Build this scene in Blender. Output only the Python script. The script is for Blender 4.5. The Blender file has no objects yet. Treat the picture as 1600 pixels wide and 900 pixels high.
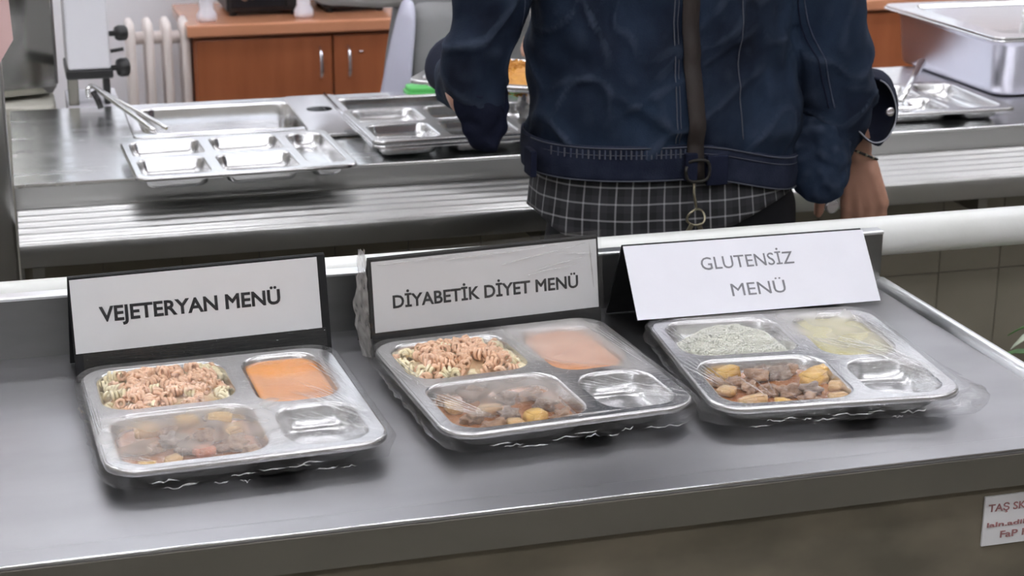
import bpy, bmesh, math, random
from mathutils import Vector, Matrix, noise
from mathutils.bvhtree import BVHTree
rnd = random.Random(7)
S = bpy.context.scene
COL = S.collection
PI = math.pi

# ---------------------------------------------------------------- camera
F_PX, PITCH, ROLL, YAW = 2739.0, .3047, .0043, .2785
cd = bpy.data.cameras.new('camera'); cam = bpy.data.objects.new('camera', cd); COL.objects.link(cam)
cd.sensor_width = 36; cd.lens = F_PX / 1600 * 36; cd.clip_start = .05; cd.clip_end = 60
fwd = Vector((math.sin(YAW)*math.cos(PITCH), math.cos(YAW)*math.cos(PITCH), -math.sin(PITCH)))
rgt = Vector((math.cos(YAW), -math.sin(YAW), 0)); upv = rgt.cross(fwd)
r2 = rgt*math.cos(ROLL) + upv*math.sin(ROLL); u2 = upv*math.cos(ROLL) - rgt*math.sin(ROLL)
cam.matrix_world = Matrix(((r2.x, u2.x, -fwd.x, 0), (r2.y, u2.y, -fwd.y, 0), (r2.z, u2.z, -fwd.z, 1.617), (0, 0, 0, 1)))
cd.dof.use_dof = True; cd.dof.focus_distance = 2.15; cd.dof.aperture_fstop = 10
S.camera = cam

# ---------------------------------------------------------------- world, exposure
w = bpy.data.worlds.new('daylight'); S.world = w; w.use_nodes = True
w.node_tree.nodes['Background'].inputs[0].default_value = (.86, .92, 1.0, 1)
w.node_tree.nodes['Background'].inputs[1].default_value = 1.5
S.view_settings.view_transform = 'Standard'; S.view_settings.look = 'None'
S.view_settings.gamma = 1; S.view_settings.use_curve_mapping = False
S.view_settings.exposure = 0.15
LAMP = 25.0

# ---------------------------------------------------------------- materials
MATS = {}
def mat(name, col=(.5,.5,.5), rough=.5, metal=0., var=None, vscale=20, bump=0, bscale=60, stretch=None, coat=0, spec=.5, rvar=0, emit=0, detail=4):
    if name in MATS: return MATS[name]
    m = bpy.data.materials.new(name); m.use_nodes = True; nt = m.node_tree; b = nt.nodes['Principled BSDF']
    b.inputs['Base Color'].default_value = (*col, 1); b.inputs['Roughness'].default_value = rough
    b.inputs['Metallic'].default_value = metal; b.inputs['Coat Weight'].default_value = coat
    b.inputs['Specular IOR Level'].default_value = spec
    tc = nt.nodes.new('ShaderNodeTexCoord'); mp = nt.nodes.new('ShaderNodeMapping')
    nt.links.new(tc.outputs['Object'], mp.inputs[0])
    if stretch: mp.inputs['Scale'].default_value = stretch
    def nz(sc):
        n = nt.nodes.new('ShaderNodeTexNoise'); n.inputs['Scale'].default_value = sc; n.inputs['Detail'].default_value = detail
        nt.links.new(mp.outputs[0], n.inputs['Vector']); return n
    if var:
        n = nz(vscale); r = nt.nodes.new('ShaderNodeValToRGB'); r.color_ramp.elements[0].position = .35; r.color_ramp.elements[1].position = .68
        r.color_ramp.elements[0].color = (*col, 1); r.color_ramp.elements[1].color = (*var, 1)
        nt.links.new(n.outputs[0], r.inputs[0]); nt.links.new(r.outputs[0], b.inputs['Base Color'])
    if rvar:
        n = nz(vscale); k = nt.nodes.new('ShaderNodeMapRange'); k.inputs[3].default_value = rough - rvar; k.inputs[4].default_value = rough + rvar
        k.inputs[1].default_value = .3; k.inputs[2].default_value = .7
        nt.links.new(n.outputs[0], k.inputs[0]); nt.links.new(k.outputs[0], b.inputs['Roughness'])
    if bump:
        n = nz(bscale); u = nt.nodes.new('ShaderNodeBump'); u.inputs['Strength'].default_value = bump; u.inputs['Distance'].default_value = .002
        nt.links.new(n.outputs[0], u.inputs['Height']); nt.links.new(u.outputs[0], b.inputs['Normal'])
    if emit:
        b.inputs['Emission Color'].default_value = (*col, 1); b.inputs['Emission Strength'].default_value = emit
    MATS[name] = m; return m

STEEL_TABLE = mat('brushed_steel', (.335,.335,.345), .34, 1, var=(.295,.295,.303), vscale=4, stretch=(1.0,2.2,2.2), rvar=.035)
STEEL_EDGE = mat('edge_steel', (.82,.83,.84), .36, 1, bump=.04, bscale=40, stretch=(1,6,6))
STEEL_SPLASH = mat('splash_steel', (.26,.26,.26), .34, 1, var=(.22,.22,.22), vscale=5, stretch=(1,4,4))
STEEL_APRON = mat('apron_steel', (.26,.25,.225), .45, 1, var=(.28,.27,.24), vscale=7)
STEEL_TRAY = mat('tray_steel', (.66,.66,.665), .25, 1)
STEEL_SHINY = mat('shiny_steel', (.80,.80,.81), .16, 1, rvar=.04, vscale=12)
STEEL_COUNTER = mat('counter_steel', (.84,.85,.85), .24, 1, var=(.79,.80,.80), vscale=5, rvar=.05, stretch=(1,5,5))
STEEL_RAIL = mat('rail_steel', (.47,.47,.46), .36, 1, var=(.44,.44,.43), vscale=3)
STEEL_DARK = mat('dark_steel', (.50,.50,.47), .16, 1, var=(.40,.40,.37), vscale=2)
PANEL_OLIVE = mat('stained_panel', (.20,.175,.13), .55, .25, var=(.12,.108,.082), vscale=7, stretch=(1,1,1.6), spec=.3)
TILE_OLIVE = mat('olive_tile', (.25,.225,.175), .45, 0, var=(.215,.195,.15), vscale=6)
WHITE_PAINT = mat('white_paint', (.80,.81,.79), .28, 0, bump=.25, bscale=45, var=(.74,.75,.72), vscale=9)
WALL_WHITE = mat('wall_white', (.86,.85,.89), .7, var=(.84,.83,.87), vscale=3)
WALL_DIM = mat('wall_beige', (.50,.48,.44), .7, var=(.33,.31,.28), vscale=2)
CEIL = mat('ceiling_white', (.70,.70,.69), .8)
FLOOR = mat('floor_stone', (.20,.185,.16), .4, var=(.16,.15,.13), vscale=5)
BLACK = mat('black_card', (.008,.008,.009), .5, var=(.014,.014,.015), vscale=40, bump=.15, bscale=25, spec=.25)
BLACKP = mat('black_plastic', (.012,.012,.013), .4)
PAPER = mat('paper_grey', (.66,.66,.665), .55, var=(.63,.63,.635), vscale=8)
PAPER_W = mat('paper_white', (.80,.80,.86), .5, bump=.15, bscale=9, var=(.77,.77,.83), vscale=9)
INK = mat('ink_black', (.012,.012,.014), .6)
INK_G = mat('ink_grey', (.19,.19,.21), .6)
INK_R = mat('ink_red', (.30,.14,.14), .6)
WOOD = mat('cherry_wood', (.36,.115,.046), .33, var=(.30,.092,.035), vscale=4, stretch=(6,6,.7))
WOOD_TOP = mat('cherry_top', (.60,.27,.15), .22, var=(.55,.24,.13), vscale=4, stretch=(.7,6,6), coat=.3)
RAD = mat('radiator_enamel', (.80,.72,.69), .4)
DENIM = mat('denim', (.0055,.0082,.0175), .85, var=(.0165,.029,.056), vscale=5, stretch=(1.6,1,1), bump=.35, bscale=420, spec=.15)
def add_wear(m, light):
    nt = m.node_tree; b = nt.nodes['Principled BSDF']; src = b.inputs['Base Color'].links[0].from_socket
    g = nt.nodes.new('ShaderNodeNewGeometry'); r = nt.nodes.new('ShaderNodeMapRange'); r.inputs[1].default_value = .505; r.inputs[2].default_value = .56; r.inputs[4].default_value = .75
    x = nt.nodes.new('ShaderNodeMix'); x.data_type = 'RGBA'; x.inputs[7].default_value = (*light, 1)
    nt.links.new(g.outputs['Pointiness'], r.inputs[0]); nt.links.new(r.outputs[0], x.inputs[0]); nt.links.new(src, x.inputs[6]); nt.links.new(x.outputs[2], b.inputs['Base Color'])
add_wear(DENIM, (.042,.056,.086))
DENIM_D = mat('denim_dark', (.006,.008,.020), .85, var=(.010,.013,.030), vscale=9, bump=.3, bscale=400, spec=.15)
DENIM_L = mat('denim_worn', (.035,.045,.075), .85, var=(.07,.08,.11), vscale=60, spec=.15)
DENIM_B = mat('denim_band', (.010,.0135,.028), .85, var=(.021,.026,.048), vscale=26, bump=.3, bscale=400, spec=.15)
STITCH = mat('stitch_thread', (.06,.066,.085), .8)
EDGE_L = mat('frayed_edge', (.30,.31,.35), .8)
TROUSER = mat('trouser_cloth', (.007,.007,.009), .8, spec=.2)
STRAP = mat('strap_leather', (.013,.008,.007), .6, var=(.019,.012,.010), vscale=30)
SKIN = mat('skin', (.40,.215,.15), .5, var=(.46,.25,.18), vscale=14, bump=.12, bscale=120)
HAIR = mat('hair_dark', (.015,.011,.009), .6, bump=.4, bscale=90)
BRASS = mat('key_brass', (.42,.38,.28), .35, 1)
GREY_COAT = mat('grey_cloth', (.20,.20,.205), .8, var=(.26,.26,.265), vscale=5)
GREY_LIGHT = mat('light_grey_cloth', (.72,.70,.68), .8, var=(.64,.62,.60), vscale=6)
LILAC_PL = mat('lilac_plastic', (.55,.55,.66), .3, var=(.48,.48,.58), vscale=6)
LILAC_REFL = mat('pan_lilac_reflection', (.66,.65,.74), .34, 1, var=(.60,.59,.68), vscale=5)  # lilac of a bright reflection put into the steel colour
CREAM = mat('cream_cloth', (.56,.545,.48), .8)
PINK = mat('pink_paper', (.74,.50,.48), .6)
MACH_W = mat('machine_white', (.66,.66,.70), .32)
GREEN = mat('green_plastic', (.10,.50,.12), .4)
WHITE_PL = mat('white_plastic', (.76,.74,.80), .4)
CHROME = mat('chrome', (.80,.78,.84), .15, 1)
ORANGE_SOUP = mat('orange_soup', (.78,.29,.030), .22, var=(.70,.235,.022), vscale=14, coat=.4)
ORANGE_SOUP2 = mat('salmon_soup', (.72,.33,.15), .22, var=(.66,.28,.12), vscale=14, coat=.4)
GREEN_SOUP = mat('yellow_soup', (.55,.51,.24), .25, var=(.51,.46,.20), vscale=14, coat=.3)
STEW = mat('stew_sauce', (.42,.17,.055), .22, var=(.30,.115,.040), vscale=40, coat=.5)
POTATO = mat('potato', (.72,.45,.10), .4, var=(.64,.36,.07), vscale=60, coat=.25)
POTATO_P = mat('potato_pale', (.64,.42,.18), .4, var=(.58,.34,.13), vscale=60, coat=.25)
CARROT = mat('carrot', (.58,.17,.05), .4, coat=.25)
MEAT = mat('meat', (.21,.110,.055), .42, var=(.42,.25,.135), vscale=90, bump=.6, bscale=160, coat=.35)
MEAT_G = mat('meat_grey', (.17,.115,.085), .42, var=(.32,.235,.17), vscale=90, bump=.6, bscale=160, coat=.35)
PASTA_O = mat('pasta_sauced', (.84,.55,.36), .4, var=(.78,.47,.29), vscale=80, coat=.3)
PASTA_C = mat('pasta_plain', (.90,.81,.55), .4, var=(.87,.76,.48), vscale=80, coat=.3)
PASTA_F = mat('pasta_bed', (.72,.48,.28), .5, var=(.76,.64,.38), vscale=60, bump=.8, bscale=160)
RICE = mat('rice', (.94,.94,.86), .45, var=(.92,.92,.82), vscale=60)
ORANGE_FOOD = mat('orange_pilaf', (.62,.29,.035), .5, var=(.48,.19,.02), vscale=60, bump=.8, bscale=120)
LEAF = mat('leaf_green', (.06,.20,.03), .4, var=(.10,.28,.06), vscale=30)
LEAF_W = mat('leaf_pale', (.55,.62,.48), .4)
POT = mat('pot_pale', (.60,.66,.64), .4)
GLASS_DOOR = mat('appliance_glass', (.015,.014,.016), .12)
WATER = mat('murky_water', (.20,.17,.085), .12, var=(.26,.20,.07), vscale=9, coat=.5)

# ---------------------------------------------------------------- mesh helpers
def link(name, me, m=None, parent=None, smooth=False):
    if m is not None and not me.materials: me.materials.append(m)
    if smooth:
        for p in me.polygons: p.use_smooth = True
    o = bpy.data.objects.new(name, me); COL.objects.link(o)
    if parent is not None: o.parent = parent
    return o
def mesh(name, v, f, m, parent=None, smooth=False):
    me = bpy.data.meshes.new(name); me.from_pydata([tuple(p) for p in v], [], f); me.update()
    bm = bmesh.new(); bm.from_mesh(me); bmesh.ops.recalc_face_normals(bm, faces=bm.faces); bm.to_mesh(me); bm.free()
    return link(name, me, m, parent, smooth)
def thing(name, label, cat, loc=(0,0,0), rz=0, group=None):
    o = bpy.data.objects.new(name, None); COL.objects.link(o); o.empty_display_size = .05
    o.location = loc; o.rotation_euler = (0,0,rz); return tag(o, label, cat, group)
def tag(o, label, cat, group=None, kind=None):
    o['label'] = label; o['category'] = cat
    if group: o['group'] = group
    if kind: o['kind'] = kind
    return o
def struct(o, label=None, cat=None):
    o['kind'] = 'structure'
    if label: o['label'] = label
    if cat: o['category'] = cat
    return o
def box_data(x0, x1, y0, y1, z0, z1, bev=0, seg=2):
    bm = bmesh.new(); bmesh.ops.create_cube(bm, size=1)
    for v in bm.verts: v.co = Vector((x0+(v.co.x+.5)*(x1-x0), y0+(v.co.y+.5)*(y1-y0), z0+(v.co.z+.5)*(z1-z0)))
    if bev: bmesh.ops.bevel(bm, geom=list(bm.edges), offset=bev, segments=seg, affect='EDGES', profile=.5)
    me = bpy.data.meshes.new('box'); bm.to_mesh(me); bm.free(); return me
def box(name, x0, x1, y0, y1, z0, z1, m, parent=None, bev=0, seg=2):
    return link(name, box_data(x0,x1,y0,y1,z0,z1,bev,seg), m, parent)
def rrect(x0, x1, y0, y1, r, n=6):
    r = max(.0005, min(r, (x1-x0)/2-1e-4, (y1-y0)/2-1e-4)); p = []
    for cx, cy, a0 in ((x1-r,y1-r,0),(x0+r,y1-r,PI/2),(x0+r,y0+r,PI),(x1-r,y0+r,1.5*PI)):
        for k in range(n+1):
            a = a0+PI/2*k/n; p.append((cx+r*math.cos(a), cy+r*math.sin(a)))
    return p
def loft_faces(nl, n, closed=True, cap0=False, cap1=False, base=0):
    f = []
    for i in range(nl-1):
        for j in range(n if closed else n-1):
            k = (j+1) % n
            f.append((base+i*n+j, base+i*n+k, base+(i+1)*n+k, base+(i+1)*n+j))
    if cap0: f.append(tuple(base+j for j in range(n)))
    if cap1: f.append(tuple(base+(nl-1)*n+j for j in range(n)))
    return f
def loft(name, loops, m, parent=None, closed=True, cap0=False, cap1=False, smooth=True):
    v = [p for l in loops for p in l]
    return mesh(name, v, loft_faces(len(loops), len(loops[0]), closed, cap0, cap1), m, parent, smooth)
def tube_data(path, r, n=8, closed=False):
    path = [Vector(p) for p in path]; N = len(path); vs = []; prev = None
    rr = r if isinstance(r, (list, tuple)) else [r]*N
    for i, p in enumerate(path):
        a = path[(i-1) % N] if (closed or i) else p; b = path[(i+1) % N] if (closed or i < N-1) else p
        t = (b-a).normalized()
        if prev is None: u = t.orthogonal().normalized()
        else: u = (prev - t*prev.dot(t)).normalized()
        prev = u; w_ = t.cross(u)
        vs.append([p + (u*math.cos(2*PI*k/n)+w_*math.sin(2*PI*k/n))*rr[i] for k in range(n)])
    if closed: vs.append(vs[0])
    return [q for l in vs for q in l], loft_faces(len(vs), n, True, not closed, not closed)
def tube(name, path, r, m, parent=None, n=8, closed=False):
    v, f = tube_data(path, r, n, closed); return mesh(name, v, f, m, parent, True)
def lathe(name, prof, m, parent=None, n=20, loc=(0,0,0)):
    loops = [[(loc[0]+r*math.cos(2*PI*k/n), loc[1]+r*math.sin(2*PI*k/n), loc[2]+z) for k in range(n)] for r, z in prof]
    return loft(name, loops, m, parent, True, True, True)
def smooth_path(pts, n=6, closed=False):
    P = [Vector(p) for p in pts]; out = []; N = len(P)
    for i in range(N if closed else N-1):
        if closed: a, b, c, d = P[(i-1)%N], P[i], P[(i+1)%N], P[(i+2)%N]
        else: a, b, c, d = P[max(i-1,0)], P[i], P[i+1], P[min(i+2,N-1)]
        for k in range(n):
            t = k/n; out.append(.5*((2*b)+(c-a)*t+(2*a-5*b+4*c-d)*t*t+(3*b-a-3*c+d)*t**3))
    if not closed: out.append(P[-1])
    return out
def deck_with_holes(outer, holes, z, outer_prof=None):
    """flat sheet with holes + rolled outer lip; returns mesh datablock"""
    bm = bmesh.new(); edges = []
    def ring(pts):
        vs = [bm.verts.new((x, y, z)) for x, y in pts]
        for i in range(len(vs)): edges.append(bm.edges.new((vs[i], vs[(i+1) % len(vs)])))
        return vs
    o = ring(outer)
    for h in holes: ring(h)
    bmesh.ops.triangle_fill(bm, use_beauty=True, edges=edges)
    for f in bm.faces:
        if f.normal.z < 0: f.normal_flip()
    if outer_prof:
        cx = sum(p[0] for p in outer)/len(outer); cy = sum(p[1] for p in outer)/len(outer)
        n = len(outer); nrm = []
        for i in range(n):
            a = Vector(outer[i-1]); b = Vector(outer[(i+1) % n]); t = (b-a).normalized(); nrm.append(Vector((t.y, -t.x)))
        prev = o
        for off, dz in outer_prof:
            cur = [bm.verts.new((outer[i][0]+nrm[i].x*off, outer[i][1]+nrm[i].y*off, z+dz)) for i in range(n)]
            for i in range(n):
                f = bm.faces.new((prev[i], prev[(i+1) % n], cur[(i+1) % n], cur[i])); f.smooth = True
            prev = cur
    me = bpy.data.meshes.new('deck'); bm.to_mesh(me); bm.free(); return me
COMP_PROF = [(0,0),(.0012,-.0004),(.0024,-.0016),(.0036,-.0045),(.0062,-.45),(.0095,-.82),(.0135,-.945),(.019,-1.0)]
def cup_loops(x0, x1, y0, y1, r, z, depth, n=6):
    L = []
    for ins, dz in COMP_PROF:
        d = dz if dz > -.01 else dz*depth
        L.append([(x, y, z+d) for x, y in rrect(x0+ins, x1-ins, y0+ins, y1-ins, max(r-ins*.55, .006), n)])
    return L
def make_tray(name, label, cat, W, D, comps, z, loc, rz, depth=.027, group=None, rout=.03):
    t = thing(name, label, cat, loc, rz, group)
    me = deck_with_holes(rrect(-W/2+.003, W/2-.003, -D/2+.003, D/2-.003, rout, 6), [rrect(*c[:4], c[4], 6) for c in comps], z,
                         [(.0012,-.0003),(.0022,-.0012),(.003,-.0028),(.0034,-.006),(.0030,-.0075)])
    link('rim_plate', me, STEEL_TRAY, t)
    for c in comps:
        dd = c[5] if len(c) > 5 else depth
        loft('compartment', cup_loops(*c[:4], c[4], z, dd), STEEL_TRAY, t, True, False, True)
    return t
def copy_tree(o, parent=None):
    c = o.copy(); COL.objects.link(c); c.parent = parent
    for ch in list(o.children): copy_tree(ch, c)
    return c
def evaluated(o):
    dg = bpy.context.evaluated_depsgraph_get(); dg.update()
    return bpy.data.meshes.new_from_object(o.evaluated_get(dg))
def capsules(segs, n=12):
    """closed round cones between joints; used as input of a voxel union"""
    V, Fc = [], []
    for a, b, ra, rb in segs:
        a, b = Vector(a), Vector(b); t = (b-a); L = t.length
        t = t.normalized() if L > 1e-6 else Vector((0,0,1)); u = t.orthogonal().normalized(); w_ = t.cross(u)
        rings = []
        for k in range(4): th = PI/2*(1-k/4); rings.append((a - t*ra*math.sin(th), max(ra*math.cos(th), ra*.05)))
        rings.append((a, ra)); rings.append((b, rb))
        for k in range(1, 5): th = PI/2*k/4; rings.append((b + t*rb*math.sin(th), max(rb*math.cos(th), rb*.05)))
        base = len(V)
        for c, r in rings:
            for j in range(n):
                an = 2*PI*j/n; V.append(c + (u*math.cos(an)+w_*math.sin(an))*r)
        Fc += loft_faces(len(rings), n, True, True, True, base)
    return V, Fc
def ellipse_loft(secs, n=32, e=2.4):
    V = []
    for cx, cy, z, a, b in secs:
        for j in range(n):
            t = 2*PI*j/n; c, s = math.cos(t), math.sin(t)
            V.append(Vector((cx+a*math.copysign(abs(c)**(2/e), c), cy+b*math.copysign(abs(s)**(2/e), s), z)))
    return V, loft_faces(len(secs), n, True, True, True)
def union(name, parts, voxel, m, parent=None, smooth=4, disp=None):
    V, Fc = [], []
    for v, f in parts:
        b = len(V); V += list(v); Fc += [tuple(i+b for i in q) for q in f]
    o = mesh(name, V, Fc, m)
    r = o.modifiers.new('r', 'REMESH'); r.mode = 'VOXEL'; r.voxel_size = voxel
    s = o.modifiers.new('s', 'SMOOTH'); s.iterations = smooth; s.factor = .5
    me = evaluated(o); bpy.data.objects.remove(o)
    if disp:
        nr = [v.normal.copy() for v in me.vertices]
        for v, nn in zip(me.vertices, nr): v.co += nn*disp(v.co)
    me.materials.clear(); me.materials.append(m)
    return link(name, me, m, parent, True)
def sheet(name, rows, m, parent=None, thick=.002, sub=2, wr=0):
    n = len(rows[0]); o = mesh(name, [p for r in rows for p in r], loft_faces(len(rows), n, False), m, parent, True)
    if sub: s = o.modifiers.new('s', 'SUBSURF'); s.levels = sub; s.render_levels = sub
    if wr:
        tx = bpy.data.textures.get('crumple') or bpy.data.textures.new('crumple', 'CLOUDS'); tx.noise_scale = .035; tx.noise_depth = 1
        d = o.modifiers.new('d', 'DISPLACE'); d.texture = tx; d.strength = wr; d.mid_level = .5; d.texture_coords = 'LOCAL'
    if thick: k = o.modifiers.new('t', 'SOLIDIFY'); k.thickness = thick; k.offset = 0
    return o
def text_mesh(name, body, size, m, parent, mw, bold=0., width=None):
    cu = bpy.data.curves.new(name, 'FONT'); cu.body = body; cu.size = size; cu.align_x = 'CENTER'; cu.align_y = 'CENTER'
    cu.bevel_depth = max(bold, 0); cu.bevel_resolution = 0; cu.extrude = .0002; cu.resolution_u = 3
    o = bpy.data.objects.new(name, cu); COL.objects.link(o)
    me = evaluated(o); bpy.data.objects.remove(o)
    xs = [v.co.x for v in me.vertices]; cx = (max(xs)+min(xs))/2
    sx = width/(max(xs)-min(xs)) if width else 1
    for v in me.vertices: v.co.x = (v.co.x-cx)*sx
    me.materials.clear(); ob = link(name, me, m, parent); ob.matrix_local = mw; return ob
def nz3(x, y, z): return noise.noise(Vector((x, y, z)))

# ================================================================ THE ROOM
X0, X1, Y0, Y1, ZC = -3.2, 6.2, -3.0, 5.5, 3.0
struct(box('floor', X0, X1, Y0, Y1, -.1, 0, FLOOR), 'brown grey stone floor of the canteen', 'floor')
struct(box('ceiling', X0, X1, Y0, Y1, ZC, ZC+.1, CEIL), 'plain white ceiling of the canteen', 'ceiling')
struct(box('wall_left', X0-.15, X0, Y0, Y1+.15, 0, ZC, WALL_DIM), 'plain wall on the left side', 'wall')
struct(box('wall_right', X1, X1+.15, Y0, Y1+.15, 0, ZC, WALL_DIM), 'plain wall on the right side', 'wall')
struct(box('wall_front', X0, X1, Y0-.15, Y0, 0, ZC, WALL_DIM), 'beige wall on the guests side', 'wall')
WIN = [(-2.3,-.7),(-.3,1.3),(1.7,3.3),(3.7,5.3)]; WZ0, WZ1 = 1.25, 2.55
wb = thing('wall_back', 'white wall behind the cherry wood cabinets', 'wall'); wb['kind'] = 'structure'
box('wall_base', X0, X1, Y1, Y1+.15, 0, WZ0, WALL_WHITE, wb); box('wall_top', X0, X1, Y1, Y1+.15, WZ1, ZC, WALL_WHITE, wb)
ex = [X0] + [e for p in WIN for e in p] + [X1]
for i in range(0, len(ex), 2): box('wall_pier', ex[i], ex[i+1], Y1, Y1+.15, WZ0, WZ1, WALL_WHITE, wb)
gm = bpy.data.materials.new('window_glass'); gm.use_nodes = True; nt = gm.node_tree; nt.nodes.clear()
o_ = nt.nodes.new('ShaderNodeOutputMaterial'); t_ = nt.nodes.new('ShaderNodeBsdfTransparent'); g_ = nt.nodes.new('ShaderNodeBsdfGlossy'); x_ = nt.nodes.new('ShaderNodeMixShader')
g_.inputs['Roughness'].default_value = .02; x_.inputs[0].default_value = .06
nt.links.new(t_.outputs[0], x_.inputs[1]); nt.links.new(g_.outputs[0], x_.inputs[2]); nt.links.new(x_.outputs[0], o_.inputs[0])
for i, (a, b) in enumerate(WIN):
    wn = thing('window_%d' % (i+1), 'white framed window high in the back wall', 'window'); wn['kind'] = 'structure'
    mid = (a+b)/2
    for fx0, fx1, fz0, fz1 in ((a,a+.05,WZ0,WZ1),(b-.05,b,WZ0,WZ1),(mid-.03,mid+.03,WZ0,WZ1),(a+.05,b-.05,WZ0,WZ0+.05),(a+.05,b-.05,WZ1-.05,WZ1)):
        box('window_frame', fx0, fx1, Y1+.05, Y1+.1, fz0, fz1, WHITE_PL, wn)
    for p, q in ((a+.05, mid-.03), (mid+.03, b-.05)):
        box('window_pane', p, q, Y1+.07, Y1+.076, WZ0+.05, WZ1-.05, gm, wn)
    pl = bpy.data.lights.new('portal', 'AREA'); pl.shape = 'RECTANGLE'; pl.size = b-a; pl.size_y = WZ1-WZ0; pl.cycles.is_portal = True
    po = bpy.data.objects.new('daylight_portal', pl); COL.objects.link(po); po.location = (mid, Y1+.14, (WZ0+WZ1)/2); po.rotation_euler = (-PI/2, 0, 0)
TUBE_M = mat('lamp_diffuser', (.97,.98,1.0), .5, emit=LAMP)
def ceiling_lamp(x, y, which):
    t = thing('ceiling_lamp', which, 'lamp', (x, y, ZC), 0, 'ceiling lamps')
    loft('housing', [[(px, py, z) for px, py in rrect(-.62*s, .62*s, -.15*s, .15*s, .01, 2)] for s, z in ((1,-.001),(1,-.05),(.99,-.055))], WHITE_PL, t, True, True, True, False)
    for ty in (-.08, .08): tube('lamp_tube', [(-.59, ty, -.078), (.59, ty, -.078)], .019, TUBE_M, t, 10)
    for ex_ in (-.605, .605): box('end_cap', ex_-.014, ex_+.014, -.11, .11, -.10, -.0555, WHITE_PL, t, .004)
for y, rw in ((2.9, 'above the tray rail'), (4.3, 'above the kitchen side')):
    for x, nm in ((-1.6, 'far left'), (.2, 'left'), (2.0, 'right'), (3.8, 'far right')):
        ceiling_lamp(x, y, 'white fluorescent lamp on the ceiling %s, the %s one' % (rw, nm))
for x, nm in ((-2.0, 'far left'), (-.4, 'left'), (1.2, 'right'), (2.8, 'far right')):  # two unseen rows added on the guest side to brighten the signs
    ceiling_lamp(x, .9, 'unseen fluorescent lamp added above the guests to brighten the signs, the %s one in its row' % nm)
    ceiling_lamp(x, -.8, 'unseen fluorescent lamp added behind the guests to brighten the signs, the %s one in its row' % nm)

# ================================================================ FRONT TABLE
TZ, TX0, TX1, TY0, TY1 = .85, -1.0, 1.207, 1.607, 2.222
tb = thing('steel_table', 'grey stainless steel table carrying the three wrapped menu trays', 'table', (0,0,0))
box('table_top', TX0, TX1-.018, TY0+.036, TY1, TZ-.03, TZ, STEEL_TABLE, tb)
loft('front_border', [[(TX0, y, z), (TX1, y, z)] for y, z in ((TY0+.036,TZ-.002),(TY0+.0355,TZ+.0004),(TY0+.034,TZ+.0008),(TY0+.003,TZ+.0012),(TY0+.001,TZ+.0004),(TY0,TZ-.002),(TY0,TZ-.004))], STEEL_TABLE, tb, False, smooth=False)
o = loft('side_border', [[(x, TY0+.03, z), (x, TY1, z)] for x, z in ((TX1-.021,TZ-.001),(TX1-.019,TZ+.004),(TX1-.015,TZ+.009),(TX1-.009,TZ+.0115),(TX1-.002,TZ+.010),(TX1,TZ+.006),(TX1,TZ-.044))], STEEL_EDGE, tb, False)
box('apron', TX0, TX1-.002, TY0, TY0+.012, TZ-.044, TZ-.004, STEEL_APRON, tb, .001)
tube('edge_bead', [(TX0, TY0+.0015, TZ-.0003), (TX1, TY0+.0015, TZ-.0003)], .0016, STEEL_SHINY, tb, 8)
box('back_splash', TX0, 1.197, TY1-.004, TY1+.016, TZ-.03, TZ+.081, STEEL_SPLASH, tb, .0015)
box('splash_cap', TX0, 1.198, TY1-.0055, TY1+.0175, TZ+.0775, TZ+.083, STEEL_EDGE, tb, .002)
box('front_panel', TX0+.02, TX1-.02, TY0+.014, TY0+.022, .1, TZ-.03, PANEL_OLIVE, tb)
box('side_panel', TX1-.028, TX1-.02, TY0+.022, TY1-.01, .1, TZ-.03, PANEL_OLIVE, tb)
for lx in (TX0+.05, TX1-.06):
    for ly in (TY0+.05, TY1-.05): lathe('leg', [(.02,0),(.022,.01),(.02,.03),(.02,.12)], STEEL_APRON, tb, 12, (lx, ly, 0))
# notice on the front panel
pq = thing('notice_plaque', 'small white notice with red hand lettering stuck on the table front', 'sign', (1.10, 1.6190, .760))
box('card', -.074, .074, -.0012, .0018, -.031, .031, PAPER, pq, .0005)
R90 = Matrix.Rotation(PI/2, 4, 'X')
for body, x, z, sz, wd in (('TAŞ SK-', -.043, .0160, .013, .052), ('laln.adilp', -.040, -.005, .008, .058), ('FaP KI', -.030, -.0185, .012, .042)):
    text_mesh('lettering', body, sz, INK_R, pq, Matrix.Translation((x, -.0016, z)) @ R90, .0002, wd)

# white pipe rail behind the table
pr_ = thing('pipe_rail', 'thick white painted pipe railing running behind the steel table', 'railing')
tube('pipe', [(-1.6, 2.283, .905), (3.2, 2.283, .905)], .0295, WHITE_PAINT, pr_, 28)
for x in (-1.3, .6, 2.9): tube('post', [(x, 2.283, 0), (x, 2.283, .88)], .022, WHITE_PAINT, pr_, 16)

# ================================================================ SERVING COUNTER
CZ, CX0, CX1, CY0, CY1 = .845, -.02, 4.2, 3.185, 3.86
ct = thing('serving_counter', 'long stainless steel serving counter with wells for food pans', 'counter')
WELLS = [(.235,.585,3.53,3.805), (.655,1.005,3.53,3.805), (1.12,1.47,3.53,3.805)]
me = deck_with_holes([(CX0,CY0),(CX1,CY0),(CX1,CY1),(CX0,CY1)][::-1][::-1], [rrect(a-.004,b+.004,c-.004,d+.004,.045,5) for a,b,c,d in WELLS], CZ, [(.001,-.0005),(.0018,-.002),(.0018,-.006)])
link('counter_top', me, STEEL_COUNTER, ct)
box('front_lip', CX0, CX1, CY0-.001, CY0+.004, CZ-.046, CZ-.003, STEEL_RAIL, ct, .0008)
box('end_panel', CX0, CX0+.006, CY0+.006, CY1, .08, CZ-.004, STEEL_RAIL, ct)
box('back_panel', CX0+.01, CX1, CY1-.008, CY1, .08, CZ-.004, STEEL_RAIL, ct)
bp = box('front_core', CX0+.01, CX1, CY0+.03, CY0+.04, .08, CZ-.05, TILE_OLIVE, ct)
tile_me = None
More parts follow.
